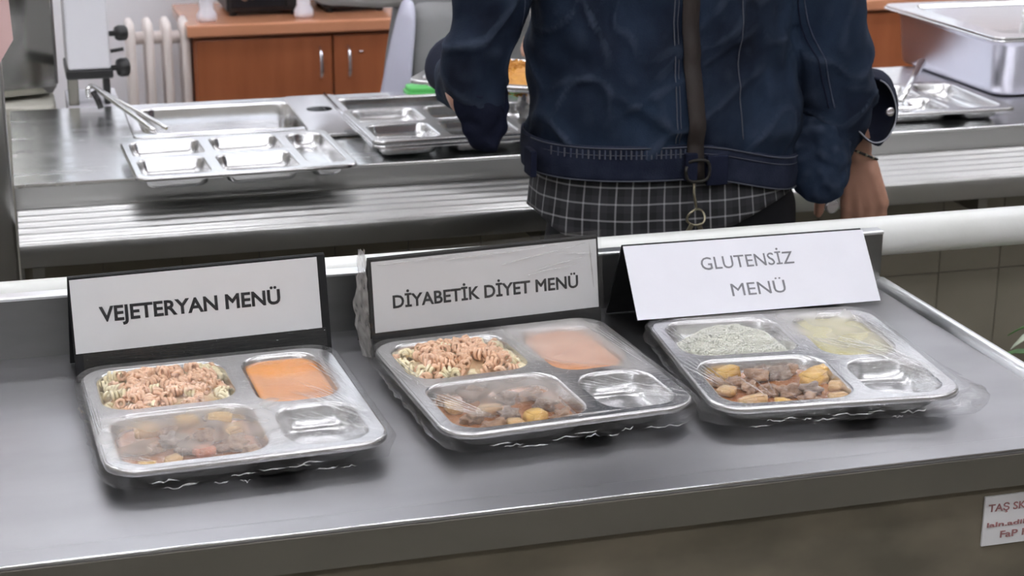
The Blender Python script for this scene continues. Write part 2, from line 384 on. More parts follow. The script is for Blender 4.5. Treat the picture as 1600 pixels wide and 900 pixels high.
nx = 0; x = CX0
while x < CX1-.05:
    wv = .145
    for zi in range(3):
        z1 = .755-zi*.23
        if tile_me is None: tile_me = box_data(0, .1435, 0, .012, -.2285, 0, .0008, 1)
        o = link('tile', tile_me, TILE_OLIVE, bp); o.location = (x+.002, CY0+.018, z1)
    x += wv
# ribbed tray rail
RY0, RY1, RZ = 2.95, 3.183, .800
rail = thing('tray_rail', 'ribbed stainless steel tray rail along the front of the counter', 'rail')
prof = [(RY0+.006, RZ-.045), (RY0, RZ-.040), (RY0, RZ-.006), (RY0+.002, RZ-.001), (RY0+.008, RZ+.001)]
for k in range(5):
    c = RY0+.035+k*.041
    prof += [(c-.016, RZ-.001), (c-.011, RZ+.004), (c-.004, RZ+.0065), (c+.004, RZ+.0065), (c+.011, RZ+.004), (c+.016, RZ-.001)]
prof += [(RY1, RZ-.001)]
loft('ribbed_shelf', [[(-.018, y, z), (4.2, y, z)] for y, z in prof], STEEL_RAIL, rail, False)
box('front_apron', -.018, 4.2, RY0+.002, RY0+.008, RZ-.042, RZ-.008, STEEL_RAIL, rail)
for x in (.0, .9, 1.8, 2.7, 3.6): box('bracket', x, x+.02, RY0+.01, RY1+.015, RZ-.075, RZ-.012, STEEL_APRON, rail)
for x, z in ((.012,.775),(.026,.762)): lathe('bolt', [(.004,0),(.004,.002),(.002,.004)], STEEL_SHINY, rail, 10, (x, RY0+.03, z-.012))
# steel post at the end of the counter
ps = thing('steel_post', 'upright square steel post at the left end of the counter', 'post', (-.055, 3.10, 0))
loft('tube', [[(x, y, z) for x, y in rrect(-.032, .032, -.025, .025, .006, 3)] for z in (0, 1.9)], STEEL_RAIL, ps, True, True, True)
box('foot_plate', -.05, .05, -.04, .04, 0, .006, STEEL_APRON, ps)
box('cap', -.034, .034, -.027, .027, 1.9, 1.906, STEEL_RAIL, ps)
pk = mesh('paper_notice', [(x, y, z) for y in (-.001, .001) for x, z in ((-.14,1.075),(-.03,1.075),(.002,1.125),(-.004,1.30),(-.14,1.30))], [(0,1,2,3,4),(9,8,7,6,5)]+[(i,(i+1)%5,(i+1)%5+5,i+5) for i in range(5)], PINK)
pk.location = (-.003, 3.071, .0); tag(pk, 'pink paper sheet with a cut corner fixed to the steel post', 'paper')

# bain marie pans sunk into the wells
def gn_pan(name, label, x0, x1, y0, y1, depth, zt=CZ+.0015, content=None, cm=None, flange=.018):
    t = thing(name, label, 'pan', ((x0+x1)/2, (y0+y1)/2, zt))
    hx, hy = (x1-x0)/2, (y1-y0)/2; r = .045
    me = deck_with_holes(rrect(-hx-flange, hx+flange, -hy-flange, hy+flange, .02, 5), [rrect(-hx, hx, -hy, hy, r, 6)], .001, [(.001,-.0004),(.0015,-.0018)])
    link('flange', me, STEEL_SHINY, t)
    loft('basin', cup_loops(-hx, hx, -hy, hy, r, .001, depth), STEEL_SHINY, t, True, False, True)
    if content is not None:
        i = .006; p = rrect(-hx+i, hx-i, -hy+i, hy-i, r-.004, 6)
        l = mesh('liquid', [(x, y, -content) for x, y in p], [tuple(range(len(p)))], cm, None)
        l.location = t.location; tag(l, 'murky olive liquid in %s' % label, 'liquid')
    return t
gn_pan('food_pan', 'open steel food pan behind the empty tray with tongs', *WELLS[0], .10, content=.055, cm=WATER)
gn_pan('food_pan', 'open steel food pan between the second tray and the counter edge', *WELLS[1], .10, content=.06, cm=WATER)
gn_pan('food_pan', 'steel food pan in the counter hidden behind the customer', *WELLS[2], .10)
# lid between the pans
ld = thing('pan_lid', 'bright flat steel lid strip with a round notch between the pans', 'lid', (.62, 3.62, CZ+.004))
me = deck_with_holes(rrect(-.055,.055,-.20,.20,.012,4), [rrect(-.03,.025,.02,.075,.025,6)], .006, [(.001,-.0003),(.002,-.002),(.002,-.006)])
link('plate', me, STEEL_SHINY, ld); tube('fold', [(.035,-.2,.008),(.035,.2,.008)], .003, STEEL_SHINY, ld)

# compartment trays on the counter
C5 = [(-.188,-.052,.012,.142,.022),(-.188,-.062,-.142,-.008,.022),(-.036,.098,.012,.142,.022),(-.044,.098,-.142,-.008,.022),(.112,.188,-.13,.135,.03)]
make_tray('compartment_tray', 'empty shiny compartment tray jutting over the counter edge, left of the customer', 'tray', .40, .31, C5, .8745, (.383, 3.217, 0), .03, .028, rout=.02)
make_tray('compartment_tray', 'lower empty compartment tray of the stack beside the customer', 'tray', .40, .31, C5, .876, (.838, 3.352, 0), .02, .0275, 'stacked trays', rout=.02)
make_tray('compartment_tray', 'upper empty compartment tray of the stack beside the customer', 'tray', .40, .31, C5, .8845, (.838, 3.354, 0), .022, .026, 'stacked trays', rout=.02)
C3 = [(-.15,.03,.0,.135,.025),(-.15,.03,-.135,-.012,.025),(.045,.15,-.135,.135,.03)]
make_tray('compartment_tray', 'empty compartment tray in front of the deep pan, right of the customer', 'tray', .34, .31, C3, .8745, (1.868, 3.375, 0), -.05, .028, rout=.025)
sp = thing('serving_spoon', 'flat steel serving spoon leaning on the tray by the deep pan', 'spoon', (0,0,0))
tube('handle', [(1.80,3.30,.882),(1.90,3.44,.895),(2.01,3.60,.905)], [.006,.007,.010], STEEL_SHINY, sp, 8)
sheet('bowl', [[(1.775,3.255,.883),(1.795,3.245,.883)],[(1.785,3.285,.878),(1.815,3.27,.878)],[(1.795,3.305,.882),(1.81,3.298,.882)]], STEEL_SHINY, sp, .0015)
# deep pan with lid
dp = thing('deep_pan', 'deep steel pan with a lid at the right end of the counter', 'pan', (2.385, 3.685, .846))
hx, hy = .28, .255
loft('body', [[(x, y, z) for x, y in rrect(-hx+i, hx-i, -hy+i, hy-i, .045-i*.4, 6)] for z, i in ((.0,.03),(.003,.02),(.010,.0155),(.025,.0135),(.115,.006),(.120,.004),(.122,.0005),(.134,0))], LILAC_REFL, dp, True, True, False)
link('flange', deck_with_holes(rrect(-hx-.018,hx+.018,-hy-.018,hy+.018,.022,5), [rrect(-hx,hx,-hy,hy,.045,6)], .135, [(.001,-.0004),(.002,-.002),(.002,-.004)]), STEEL_SHINY, dp)
lid = link('lid', deck_with_holes(rrect(-hx-.014,hx+.014,-hy-.014,hy+.014,.022,5), [rrect(-hx+.03,hx-.03,-hy+.03,hy-.03,.03,6)], .141, [(.001,-.0004),(.0018,-.002),(.0018,-.005)]), STEEL_SHINY, dp)
loft('lid_recess', [[(x, y, z) for x, y in rrect(-hx+.03+i, hx-.03-i, -hy+.03+i, hy-.03-i, .03, 6)] for i, z in ((0,.141),(.002,.140),(.006,.135),(.012,.133))], STEEL_SHINY, lid, True, False, True)
tube('lid_handle', smooth_path([(-.06,0,.134),(-.06,0,.155),(.06,0,.155),(.06,0,.134)], 6), .005, STEEL_SHINY, lid)

# serving tongs lying from the pan edge to the empty tray
tg = thing('serving_tongs', 'steel serving tongs with a dark hinge leaning from the pan towards the left', 'tongs', (.158, 3.80, CZ))
def arm_path(tip):
    tip = Vector(tip); h = Vector((-.006, .005, .052))
    return smooth_path([h+Vector((-.006,.01,-.022)), h+Vector((-.008,.005,-.004)), h+Vector((.004,-.002,.003)), h.lerp(tip, .3)+Vector((0,0,.004)), h.lerp(tip, .65)+Vector((0,0,.003)), tip], 5)
for tip, r in (((.092,-.375,.034),.0052), ((.128,-.225,.006),.0042)):
    pth = arm_path(tip); tube('arm', pth, r, STEEL_SHINY, tg, 8)
tube('hinge', [(-.004,.0,.046),(.004,-.006,.030),(.010,-.010,.010)], .0065, BLACKP, tg)

# green lids and spoons on the back edge of the counter
for x, lb in ((.895, 'flat green plastic lid on the counter back edge left of the sleeve'), (1.135, 'flat green plastic lid seen between the arm and the jacket')):
    g = thing('plastic_lid', lb, 'lid', (x, 3.845, CZ+.006), 0, 'green lids')
    loft('plate', [[(a, b, z) for a, b in rrect(-.045*s, .045*s, -.03*s, .03*s, .01, 4)] for s, z in ((.96,-.005),(1,-.002),(1,.006),(.97,.009))], GREEN, g, True, True, True)
    loft('lip', [[(a, b, z) for a, b in rrect(-.05, .05, -.034, .034, .012, 4)] for z in (-.0045, -.002)], GREEN, g, True, True, True)
for (x, y), lb in (((1.02,3.47), 'upright steel spoon seen between the arm and jacket, the wider one'), ((1.055,3.45), 'upright steel spoon seen between the arm and jacket, the thinner one')):
    t = thing('spoon', lb, 'spoon', (x, y, CZ), 0, 'spoons by the customer')
    k = .019 if x < 1.04 else .010
    loft('bowl', [[(k*s*math.cos(2*PI*j/14), .006*s*math.sin(2*PI*j/14)+.001*z_, z_) for j in range(14)] for s, z_ in ((.2,.002),(.7,.012),(1,.03),(.9,.05),(.5,.066),(.25,.075))], STEEL_SHINY, t, True, True, True)
    tube('handle', [(0,0,.07),(.006,.03,.10),(.012,.05,.12)], .004, STEEL_SHINY, t)

# ================================================================ BACKGROUND: cabinets, radiator, machine
KY0, KY1, KZ = 5.0, 5.42, .838
wt = box('worktop', .47, 4.55, KY0-.02, KY1, KZ-.036, KZ, WOOD_TOP, None, .006)
tag(wt, 'long light cherry worktop over the row of wooden cabinets', 'worktop')
def cabinet(x0, label):
    wd = .79; t = thing('wooden_cabinet', label, 'cabinet', (x0, KY0, 0), 0, 'cherry cabinets')
    box('body', 0, wd, .02, KY1-KY0, .06, KZ-.037, WOOD, t); box('plinth', .02, wd-.02, .05, KY1-KY0-.02, 0, .06, BLACKP, t)
    for k, (a, b) in enumerate(((.004, .393), (.399, .786))):
        d = box('door', a, b, -.002, .018, .07, KZ-.046, WOOD, t, .003)
        hx_ = b-.035 if k == 0 else a+.042
        tube('handle', smooth_path([(hx_,-.002,.665),(hx_,-.024,.68),(hx_,-.030,.71),(hx_,-.024,.745),(hx_,-.002,.76)], 5), [.004]*4+[.006]*13+[.004]*4, CHROME, d, 8)
        if k: lathe('lock', [(.009,0),(.009,.003),(.006,.004)], CHROME, d, 12, (a+.08,-.002,.742)).rotation_euler = (0,0,0)
    return t
cabinet(.49, 'cherry wood cabinet next to the radiator with chrome handles')
cabinet(1.295, 'cherry wood cabinet behind the kitchen worker')
cabinet(2.10, 'cherry wood cabinet showing between the customer and the deep pan')
cabinet(2.905, 'cherry wood cabinet behind the deep pan')
rd = thing('radiator', 'cream white column radiator under the wall left of the cabinets', 'radiator', (.305, 5.10, 0))
for k in range(4):
    cx = .014+k*.051
    loft('column', [[(cx+px, py, z) for px, py in rrect(-.0125*s, .0125*s, -.06*s, .06*s, .01*s, 4)] for s, z in ((.5,.10),(1,.115),(1,.815),(.9,.835),(.5,.845))], RAD, rd, True, True, True)
for z in (.16, .79): tube('header', [(0,.0,z),(.175,.0,z)], .018, RAD, rd, 10)
for x in (.014, .167): tube('foot', [(x,0,0),(x,0,.11)], .012, RAD, rd, 8)

# white machine with black knobs
mc = thing('kitchen_machine', 'white countertop machine with black knobs behind the tongs', 'machine', (.153, 3.93, 0))
v = [(x, y, z) for x, y, z in ((-.046,-.06,.925),(.046,-.06,.925),(.046,.12,.925),(-.046,.12,.925),(-.046,-.02,1.22),(.046,-.02,1.22),(.046,.12,1.22),(-.046,.12,1.22))]
body = mesh('housing', v, [(0,1,2,3),(4,5,6,7),(0,1,5,4),(1,2,6,5),(2,3,7,6),(3,0,4,7)], MACH_W, mc)
bv = body.modifiers.new('b', 'BEVEL'); bv.width = .006; bv.segments = 2
box('base', -.05, .05, -.055, .12, .903, .924, BLACKP, mc, .004)
box('leg', .028, .042, -.05, .0, .846, .903, BLACKP, mc, .003); box('leg', -.048, -.026, -.05, -.02, .846, .903, STEEL_APRON, mc, .002)
box('stand', -.05, .06, -.06, .14, .80, .845, WHITE_PL, mc)
for z, r in ((1.0,.017),(.925,.021)):
    kb = lathe('knob', [(.006,0),(.006,.012),(r*.8,.013),(r,.02),(r,.034),(r*.75,.038)], BLACKP, mc, 12, (0,0,0)); kb.location = (.047, -.05, z); kb.rotation_euler = (0, PI/2, .2)
tube('lever', [(.047,-.05,.962),(.075,-.052,.966)], .004, BLACKP, mc)
box('support', -.048, .055, .0, .13, 0, .799, WHITE_PL, mc)

# dark steel cabinet on a cloth covered table, left end
sc = thing('steel_cabinet', 'dark glossy grey steel cabinet beyond the left end of the counter', 'cabinet', (-.235, 4.07, .85))
pts = [(-.28,.25)] + [(-.28+.60*k/24, -.05-.06*math.sin(PI*k/24)) for k in range(25)] + [(.28+.04,.25)]
loft('shell', [[(x*s, y*s, z) for x, y in pts] for s, z in ((.97,.0),(1,.015),(1,.62),(.97,.64))], STEEL_DARK, sc, True, True, True, False)
tube('corner_trim', [(.318,-.045,.02),(.318,-.045,.62)], .006, STEEL_RAIL, sc)
box('foot', -.2,-.16,.0,.04,-.012,.005, BLACKP, sc); box('foot', .2,.24,.0,.04,-.012,.005, BLACKP, sc)
tub = thing('cloth_table', 'table hung with a cream pleated cloth under the dark steel cabinet', 'table', (-.235, 4.07, 0))
box('table_board', -.36, .30, -.12, .30, .79, .815, WHITE_PL, tub)
for x in (-.32, .26):
    for y in (-.08, .26): box('leg', x, x+.03, y-.015, y+.015, 0, .79, WHITE_PL, tub)
rows = []
for z, am in ((.836,.002),(.82,.006),(.7,.012),(.4,.016),(.06,.02)):
    row = []
    for k in range(101):
        t = k/100; per = 2*(.68+.44); s = t*per
        if s < .44: p = (-.37, .31-s)
        elif s < .44+.68: p = (-.37+(s-.44), -.13)
        elif s < .88+.68: p = (.31, -.13+(s-1.12))
        else: p = (.31-(s-1.56), .31)
        wv = am*math.sin(s*52+z*1.5)
        n_ = (-1,0) if s < .44 else (0,-1) if s < 1.12 else (1,0) if s < 1.56 else (0,1)
        row.append((p[0]+n_[0]*wv, p[1]+n_[1]*wv, z))
    rows.append(row)
sheet('cloth', rows, CREAM, tub, .002, 1)
box('cloth_top', -.37, .31, -.13, .31, .8155, .8375, CREAM, tub, .004)

# things on the worktop: black appliances and white bottles
for x, wd, lb in ((.60,.23,'black box appliance on the worktop next to the radiator'), (.885,.20,'black box appliance on the worktop between bottle and worker')):
    t = thing('appliance', lb, 'appliance', (x, 5.10, KZ), 0, 'appliances on the worktop')
    box('casing', 0, wd, .02, .26, .012, .26, BLACKP, t, .006); box('door', .01, wd*.72, .008, .0195, .024, .245, GLASS_DOOR, t, .003); box('control_panel', wd*.75, wd-.006, .012, .0195, .024, .245, BLACKP, t, .002)
    for fx in (.02, wd-.03):
        for fy in (.04, .22): lathe('foot', [(.010,0),(.010,.013)], BLACKP, t, 10, (fx, fy, 0))
for x, y, lb in ((.535,5.05,'white plastic bottle standing at the radiator end of the worktop'), (.815,5.06,'white plastic bottle standing between the two black appliances')):
    t = thing('bottle', lb, 'bottle', (x, y, KZ), 0, 'bottles on the worktop')
    lathe('body', [(.024,0),(.028,.006),(.028,.02),(.020,.035),(.019,.09),(.022,.11),(.012,.13)], WHITE_PL, t, 16)
    lathe('cap', [(.011,.13),(.012,.132),(.012,.15),(.008,.153)], LILAC_PL, t, 12)

# potted plant right of the table
pt = thing('potted_plant', 'green leafy plant in a pale pot right of the steel table', 'plant', (1.715, 2.42, 0))
lathe('pot', [(.09,0),(.10,.01),(.125,.22),(.135,.225),(.135,.25),(.12,.25),(.115,.235)], POT, pt, 20)
lathe('soil', [(.1,.22),(.112,.232),(.06,.238)], STRAP, pt, 16)
for k in range(15):
    a = 2*PI*k/15+.2*math.sin(k*3); ln = .10+.05*((k*7) % 5)/4; h = .54+.14*((k*5) % 7)/6
    dx, dy = math.cos(a), math.sin(a); wd = .016
    tube('stem', [(dx*.02, dy*.02, .23), (dx*.03, dy*.03, h*.6), (dx*.05, dy*.05, h)], .003, LEAF, pt, 5)
    sheet('leaf', [[(dx*(.05+ln*u)-dy*wd*q*math.sin(PI*(.08+.9*u)), dy*(.05+ln*u)+dx*wd*q*math.sin(PI*(.08+.9*u)), h+.035*math.sin(PI*u*.9)-.02*u+abs(q)*.004) for q in (-1,0,1)] for u in (0,.3,.6,1)], LEAF if k % 4 else LEAF_W, pt, .0008, 1)

# ================================================================ WRAPPED MENU TRAYS
TRAYS = [(.205,1.922,.0448),(.5686,1.9315,.0734),(.9144,1.9037,-.0921)]
RIM = .8805
C4 = [(-.140,.018,.014,.152,.034),(.034,.136,-.014,.152,.034),(-.140,.026,-.152,.000,.034),(.042,.138,-.152,-.028,.034)]
def tray_frame(k):
    x, y, a = TRAYS[k]; return (x+.012*math.sin(a), y-.012*math.cos(a), 0), a
def loc2w(k, lx, ly, z):
    (x, y, _), a = tray_frame(k); c, s = math.cos(a), math.sin(a); return Vector((x+c*lx-s*ly, y+s*lx+c*ly, z))
TL = ['steel four compartment tray in front of the VEJETERYAN sign', 'steel four compartment tray in front of the DİYABETİK sign', 'steel four compartment tray in front of the GLUTENSİZ sign']
for k in range(3):
    l, a = tray_frame(k); make_tray('food_tray', TL[k], 'tray', .31, .33, C4, RIM, l, a, .0285, rout=.036)

def pool(name, comp, depth, m, label, cat, k, wob=.0006, dome=0):
    """liquid filling a compartment to `depth` below the rim"""
    x0, x1, y0, y1, r = comp; ins = .0075
    L = []
    for s in range(10):
        t = s/9; i = ins+t*(min(x1-x0, y1-y0)/2-ins-.004)
        L.append([(x, y, -depth+wob*nz3(x*60, y*60, k)+(dome*min(1, t*3) if dome else 0)) for x, y in rrect(x0+i, x1-i, y0+i, y1-i, max(r-i*.7, .006), 6)])
    under = [(p[0], p[1], -.0272) for p in [(x, y, 0) for x, y in rrect(x0+.014, x1-.014, y0+.014, y1-.014, r-.006, 6)]]
    o = loft(name, [under]+L, m, None, True, True, True)
    l, a = tray_frame(k); o.location = (l[0], l[1], RIM); o.rotation_euler = (0,0,a); return tag(o, label, cat)
pool('soup', C4[1], .0055, ORANGE_SOUP, 'bright orange soup in the tray of the VEJETERYAN sign', 'soup', 0)
pool('soup', C4[1], .0055, ORANGE_SOUP2, 'salmon coloured soup under misted film in the middle tray', 'soup', 1)
pool('soup', C4[1], .0055, GREEN_SOUP, 'pale yellow soup in the tray of the GLUTENSİZ sign', 'soup', 2)
WHO = ['VEJETERYAN', 'DİYABETİK', 'GLUTENSİZ']
for k in range(3): pool('stew_sauce', C4[2], .0145, STEW, 'reddish brown stew sauce in the %s tray' % WHO[k], 'sauce', k, .001)

def lump(name, sx, sy, sz, seed, m, boxy=.0, rough=.18, sub=2):
    bm = bmesh.new()
    if boxy: bmesh.ops.create_cube(bm, size=1.6); bmesh.ops.bevel(bm, geom=list(bm.edges), offset=.18, segments=2, affect='EDGES'); bmesh.ops.subdivide_edges(bm, edges=list(bm.edges), cuts=1)
    else: bmesh.ops.create_icosphere(bm, subdivisions=sub, radius=1)
    for v in bm.verts:
        d = v.co.normalized(); q = 1+rough*noise.noise(d*1.7+Vector((seed*3.1, seed, 0)))*2 + rough*.7*noise.noise(d*4.5+Vector((0, seed*2.3, seed)))
        v.co = Vector((v.co.x*sx*q, v.co.y*sy*q, v.co.z*sz*q))
    me = bpy.data.meshes.new(name); bm.to_mesh(me); bm.free(); me.materials.append(m)
    for p in me.polygons: p.use_smooth = True
    return me
def put(name, me, k, lx, ly, z, rot, label, cat, group):
    o = bpy.data.objects.new(name, me); COL.objects.link(o); o.location = loc2w(k, lx, ly, z); o.rotation_euler = rot
    return tag(o, label, cat, group)
# (kind, lx, ly, half x, half y, half z, rz, label)
P, Q, G, M_, C_ = 'potato', 'potato_pale', 'meat_grey', 'meat', 'carrot'
MM = {P: POTATO, Q: POTATO_P, G: MEAT_G, M_: MEAT, C_: CARROT}
CH = {
 2: [(P,-.098,-.026,.015,.011,.009,.35,'long yellow potato wedge at the far left of the GLUTENSİZ stew'),
     (P,.000,-.062,.017,.014,.010,.5,'biggest yellow potato piece right of centre in the GLUTENSİZ stew'),
     (P,.018,-.040,.011,.010,.008,.2,'yellow potato piece at the far right corner of the GLUTENSİZ stew'),
     (Q,.016,-.092,.010,.009,.007,.9,'orange potato piece at the right edge of the GLUTENSİZ stew'),
     (Q,.006,-.128,.012,.008,.007,.1,'pale potato piece at the near right corner of the GLUTENSİZ stew'),
     (Q,-.097,-.122,.018,.011,.008,-.2,'broad pale brown potato slice at the near left of the GLUTENSİZ stew'),
     (P,-.066,-.134,.009,.008,.007,.3,'small yellow potato cube at the near edge of the GLUTENSİZ stew'),
     (Q,-.118,-.085,.009,.012,.006,.6,None),
     (M_,-.100,-.062,.014,.010,.008,.4,None),(M_,-.086,-.078,.012,.008,.007,1.2,None),(M_,-.070,-.045,.014,.012,.008,.1,None),
     (G,-.040,-.040,.016,.011,.008,.2,None),(G,-.052,-.024,.014,.009,.007,.7,'greyish meat chunk touching the back wall of the GLUTENSİZ stew'),(M_,-.046,-.098,.014,.013,.009,.5,None),
     (G,-.018,-.100,.013,.011,.008,.9,None),(M_,-.068,-.092,.012,.010,.007,.3,'brown meat chunk just behind the small yellow potato cube of the GLUTENSİZ stew'),(M_,-.020,-.028,.012,.008,.006,.4,None),
     (M_,-.030,-.125,.013,.008,.006,.1,None),(M_,-.120,-.055,.008,.011,.006,.3,'small brown meat chunk touching the left wall of the GLUTENSİZ stew')],
 0: [(P,-.050,-.020,.013,.009,.008,.1,'yellow potato piece at the back middle of the VEJETERYAN stew'),
     (Q,-.098,-.034,.015,.010,.008,.2,'pale potato piece at the back left of the VEJETERYAN stew'),
     (P,-.014,-.024,.015,.010,.008,-.2,'orange yellow potato piece at the back right of the VEJETERYAN stew'),
     (P,-.110,-.136,.010,.007,.007,.0,'small yellow potato cube at the near left corner of the VEJETERYAN stew'),
     (C_,-.046,-.112,.012,.009,.007,.4,'red carrot piece at the near middle of the VEJETERYAN stew'),
     (Q,-.082,-.128,.010,.008,.006,.3,None),(Q,-.004,-.062,.012,.010,.007,.3,None),
     (M_,-.105,-.080,.018,.014,.008,.2,None),(G,-.075,-.070,.016,.014,.008,.7,None),(M_,-.040,-.070,.016,.013,.008,.1,None),
     (G,-.062,-.098,.014,.011,.007,.5,'greyish meat chunk beside the red carrot of the VEJETERYAN stew'),(M_,-.012,-.100,.015,.012,.007,.4,None),(G,-.028,-.044,.013,.010,.007,.2,None),
     (M_,-.074,-.040,.012,.010,.007,.9,None),(M_,.004,-.128,.010,.009,.006,.3,'small brown meat chunk in the near right corner of the VEJETERYAN stew')],
 1: [(P,-.036,-.120,.014,.012,.010,.4,'bright yellow potato piece at the near edge of the middle tray stew'),
     (Q,-.078,-.080,.016,.009,.007,.3,'pale potato strip across the middle tray stew'),
     (Q,-.115,-.060,.010,.012,.007,.2,None),
     (G,-.080,-.030,.016,.012,.009,.3,'dark mushroom like meat piece at the back of the middle tray stew'),
     (G,-.046,-.045,.016,.013,.008,.5,None),(M_,-.015,-.050,.014,.013,.008,.8,None),(G,-.010,-.085,.014,.012,.008,.1,None),
     (M_,-.105,-.100,.015,.012,.007,.5,None),(M_,-.090,-.128,.015,.009,.007,.2,None),(G,-.060,-.100,.014,.011,.007,.6,None),
     (M_,-.004,-.122,.012,.010,.007,.3,None),(Q,-.064,-.130,.011,.008,.006,.2,None),(M_,-.118,-.034,.010,.010,.006,.1,None)]}
cn = 0
for k in CH:
    for kd, lx, ly, sx, sy, sz, rz, lb in CH[k]:
        cn += 1; pot = kd in (P, Q, C_); nm = 'potato_chunk' if kd in (P, Q) else 'carrot_chunk' if kd == C_ else 'meat_chunk'
        me = lump(nm, sx*(1.1 if pot else .98), sy*(1.1 if pot else .98), sz, cn, MM[kd], 1 if pot else 0, .12 if pot else .42, 3)
        if lb is None:
            rowp = 'back' if ly > -.052 else 'middle' if ly > -.1 else 'near edge'; colp = 'far left' if lx < -.095 else 'left half' if lx < -.057 else 'right half' if lx < -.02 else 'far right'
            lb = '%s chunk at the %s, %s, of the %s stew' % ('pale potato' if pot else 'greyish meat' if kd == G else 'brown meat', rowp, colp, WHO[k])
        put(nm, me, k, lx, ly, RIM-.0115+(.002 if pot else .0015), (rnd.uniform(-.2,.2), rnd.uniform(-.2,.2), rz), lb, 'potato' if kd in (P,Q) else 'carrot' if kd == C_ else 'meat', '%s chunks of the %s stew' % ('vegetable' if pot else 'meat', WHO[k]))

# pasta: corkscrew pieces over a bed
def heap(comp, k, top, m, name, label, cat, fill=.86, ox=0., oy=0., amp=.003):
    x0, x1, y0, y1, r = comp; cx, cy = (x0+x1)/2+ox, (y0+y1)/2+oy; L = []
    for s in range(14):
        t = s/13; q = (1-t)*fill
        ring = rrect(-(x1-x0)/2*q-1e-3, (x1-x0)/2*q+1e-3, -(y1-y0)/2*q-1e-3, (y1-y0)/2*q+1e-3, r*q+.001, 8)
        h = -.026+(top+.026)*(1-(1-t)**3.2)
        L.append([(cx+x, cy+y, h+(amp*nz3((cx+x)*70, (cy+y)*70, 3+k)*(1.6*t+.2) if s else 0)) for x, y in ring])
    o = loft(name, L, m, None, True, True, True); l, a = tray_frame(k); o.location = (l[0], l[1], RIM); o.rotation_euler = (0,0,a)
    return tag(o, label, cat, None, 'stuff')
def heap_h(comp, lx, ly, top, fill=.86, ex_=3.2):
    x0, x1, y0, y1, r = comp; q = max(abs(lx-(x0+x1)/2)/((x1-x0)/2), abs(ly-(y0+y1)/2)/((y1-y0)/2))/fill
    return -.026+(top+.026)*(1-max(0, min(1, q))**ex_)
def fusilli(L, R, r, turns):
    path = [(-L/2+L*i/(turns*7), R*math.cos(2*PI*i/7), R*math.sin(2*PI*i/7)) for i in range(turns*7+1)]
    v, f = tube_data(path, r, 5); return v, f
PM = []
for j, (L, R, r, t) in enumerate(((.015,.0046,.0023,3),(.013,.0050,.0023,2),(.011,.0048,.0024,2))):
    for m in (PASTA_O, PASTA_C):
        v, f = fusilli(L, R, r, t); me = bpy.data.meshes.new('pasta_piece'); me.from_pydata(v, [], f); me.materials.append(m)
        for p in me.polygons: p.use_smooth = True
        PM.append(me)
for k, top in ((0,.006),(1,.006)):
    heap(C4[0], k, top-.009, PASTA_F, 'pasta_bed', 'packed bed of sauced pasta under the pieces in the %s tray' % WHO[k], 'pasta', .88, 0, 0, .006)
    n = 0; tries = 0
    while n < 149 and tries < 4000:
        tries += 1; lx = rnd.uniform(-.132,.010); ly = rnd.uniform(.020,.146)
        q = max(abs(lx+.061)/.079, abs(ly-.083)/.069)
        if q > .94: continue
        z = RIM+heap_h(C4[0], lx, ly, top, 1.0, 4.5)-.001+rnd.uniform(-.002,.002)
        edge = (lx < -.112 or ly > .132 or (lx > -.008) or (ly < .036 and rnd.random() < .4))
        me = PM[2*rnd.randrange(3)+(1 if (edge and rnd.random() < .8) or rnd.random() < .04 else 0)]
        pale = me.materials[0] is PASTA_C
        put('pasta_piece', me, k, lx, ly, z, (rnd.uniform(0,6), rnd.uniform(-.4,.4), rnd.uniform(0,6)), 'curly %s pasta piece in the %s tray' % ('pale cream' if pale else 'pink orange sauced', WHO[k]), 'pasta', '%s pasta of the %s tray' % ('cream' if pale else 'sauced', WHO[k]))
        n += 1
# rice: a mound of grains, uncountable
def grains(n, k, comp, top, fill, ln, wd, m, name, label, cat, seed, frame=None):
    r_ = random.Random(seed); V, Fc = [], []
    x0, x1, y0, y1, _ = comp
    while n:
        lx = r_.uniform(x0, x1); ly = r_.uniform(y0, y1)
        if math.hypot((lx-(x0+x1)/2)/((x1-x0)/2), (ly-(y0+y1)/2)/((y1-y0)/2)) > fill*1.1 or max(abs(lx-(x0+x1)/2)/((x1-x0)/2), abs(ly-(y0+y1)/2)/((y1-y0)/2)) > fill: continue
        q2 = math.hypot((lx-(x0+x1)/2)/((x1-x0)/2), (ly-(y0+y1)/2)/((y1-y0)/2))/fill; z = -.026+(top+.026)*(1-min(1, q2*.92)**2.2)+.0035*nz3(lx*55, ly*55, seed)+r_.uniform(-.0005,.0015); a = r_.uniform(0, 6.3); b = r_.uniform(-.5,.5)
        d = Vector((math.cos(a)*math.cos(b), math.sin(a)*math.cos(b), math.sin(b))); u = d.orthogonal().normalized(); w_ = d.cross(u); c = Vector((lx, ly, z)); i = len(V)
        V += [c-d*ln, c+u*wd, c+w_*wd, c-u*wd, c-w_*wd, c+d*ln]
        Fc += [(i,i+2,i+1),(i,i+3,i+2),(i,i+4,i+3),(i,i+1,i+4),(i+5,i+1,i+2),(i+5,i+2,i+3),(i+5,i+3,i+4),(i+5,i+4,i+1)]; n -= 1
    me = bpy.data.meshes.new(name); me.from_pydata(V, [], Fc); o = link(name, me, m, None, True)
    if k is not None: l, a = tray_frame(k); o.location = (l[0], l[1], RIM); o.rotation_euler = (0,0,a)
    return tag(o, label, cat, None, 'stuff')
heap(C4[0], 2, -.010, RICE, 'rice_bed', 'packed white rice at the base of the rice heap', 'rice', .82, 0, -.004, .002)
grains(4200, 2, C4[0], .0085, .90, .0032, .0011, RICE, 'rice_heap', 'heap of white rice in the tray of the GLUTENSİZ sign', 'rice', 5)

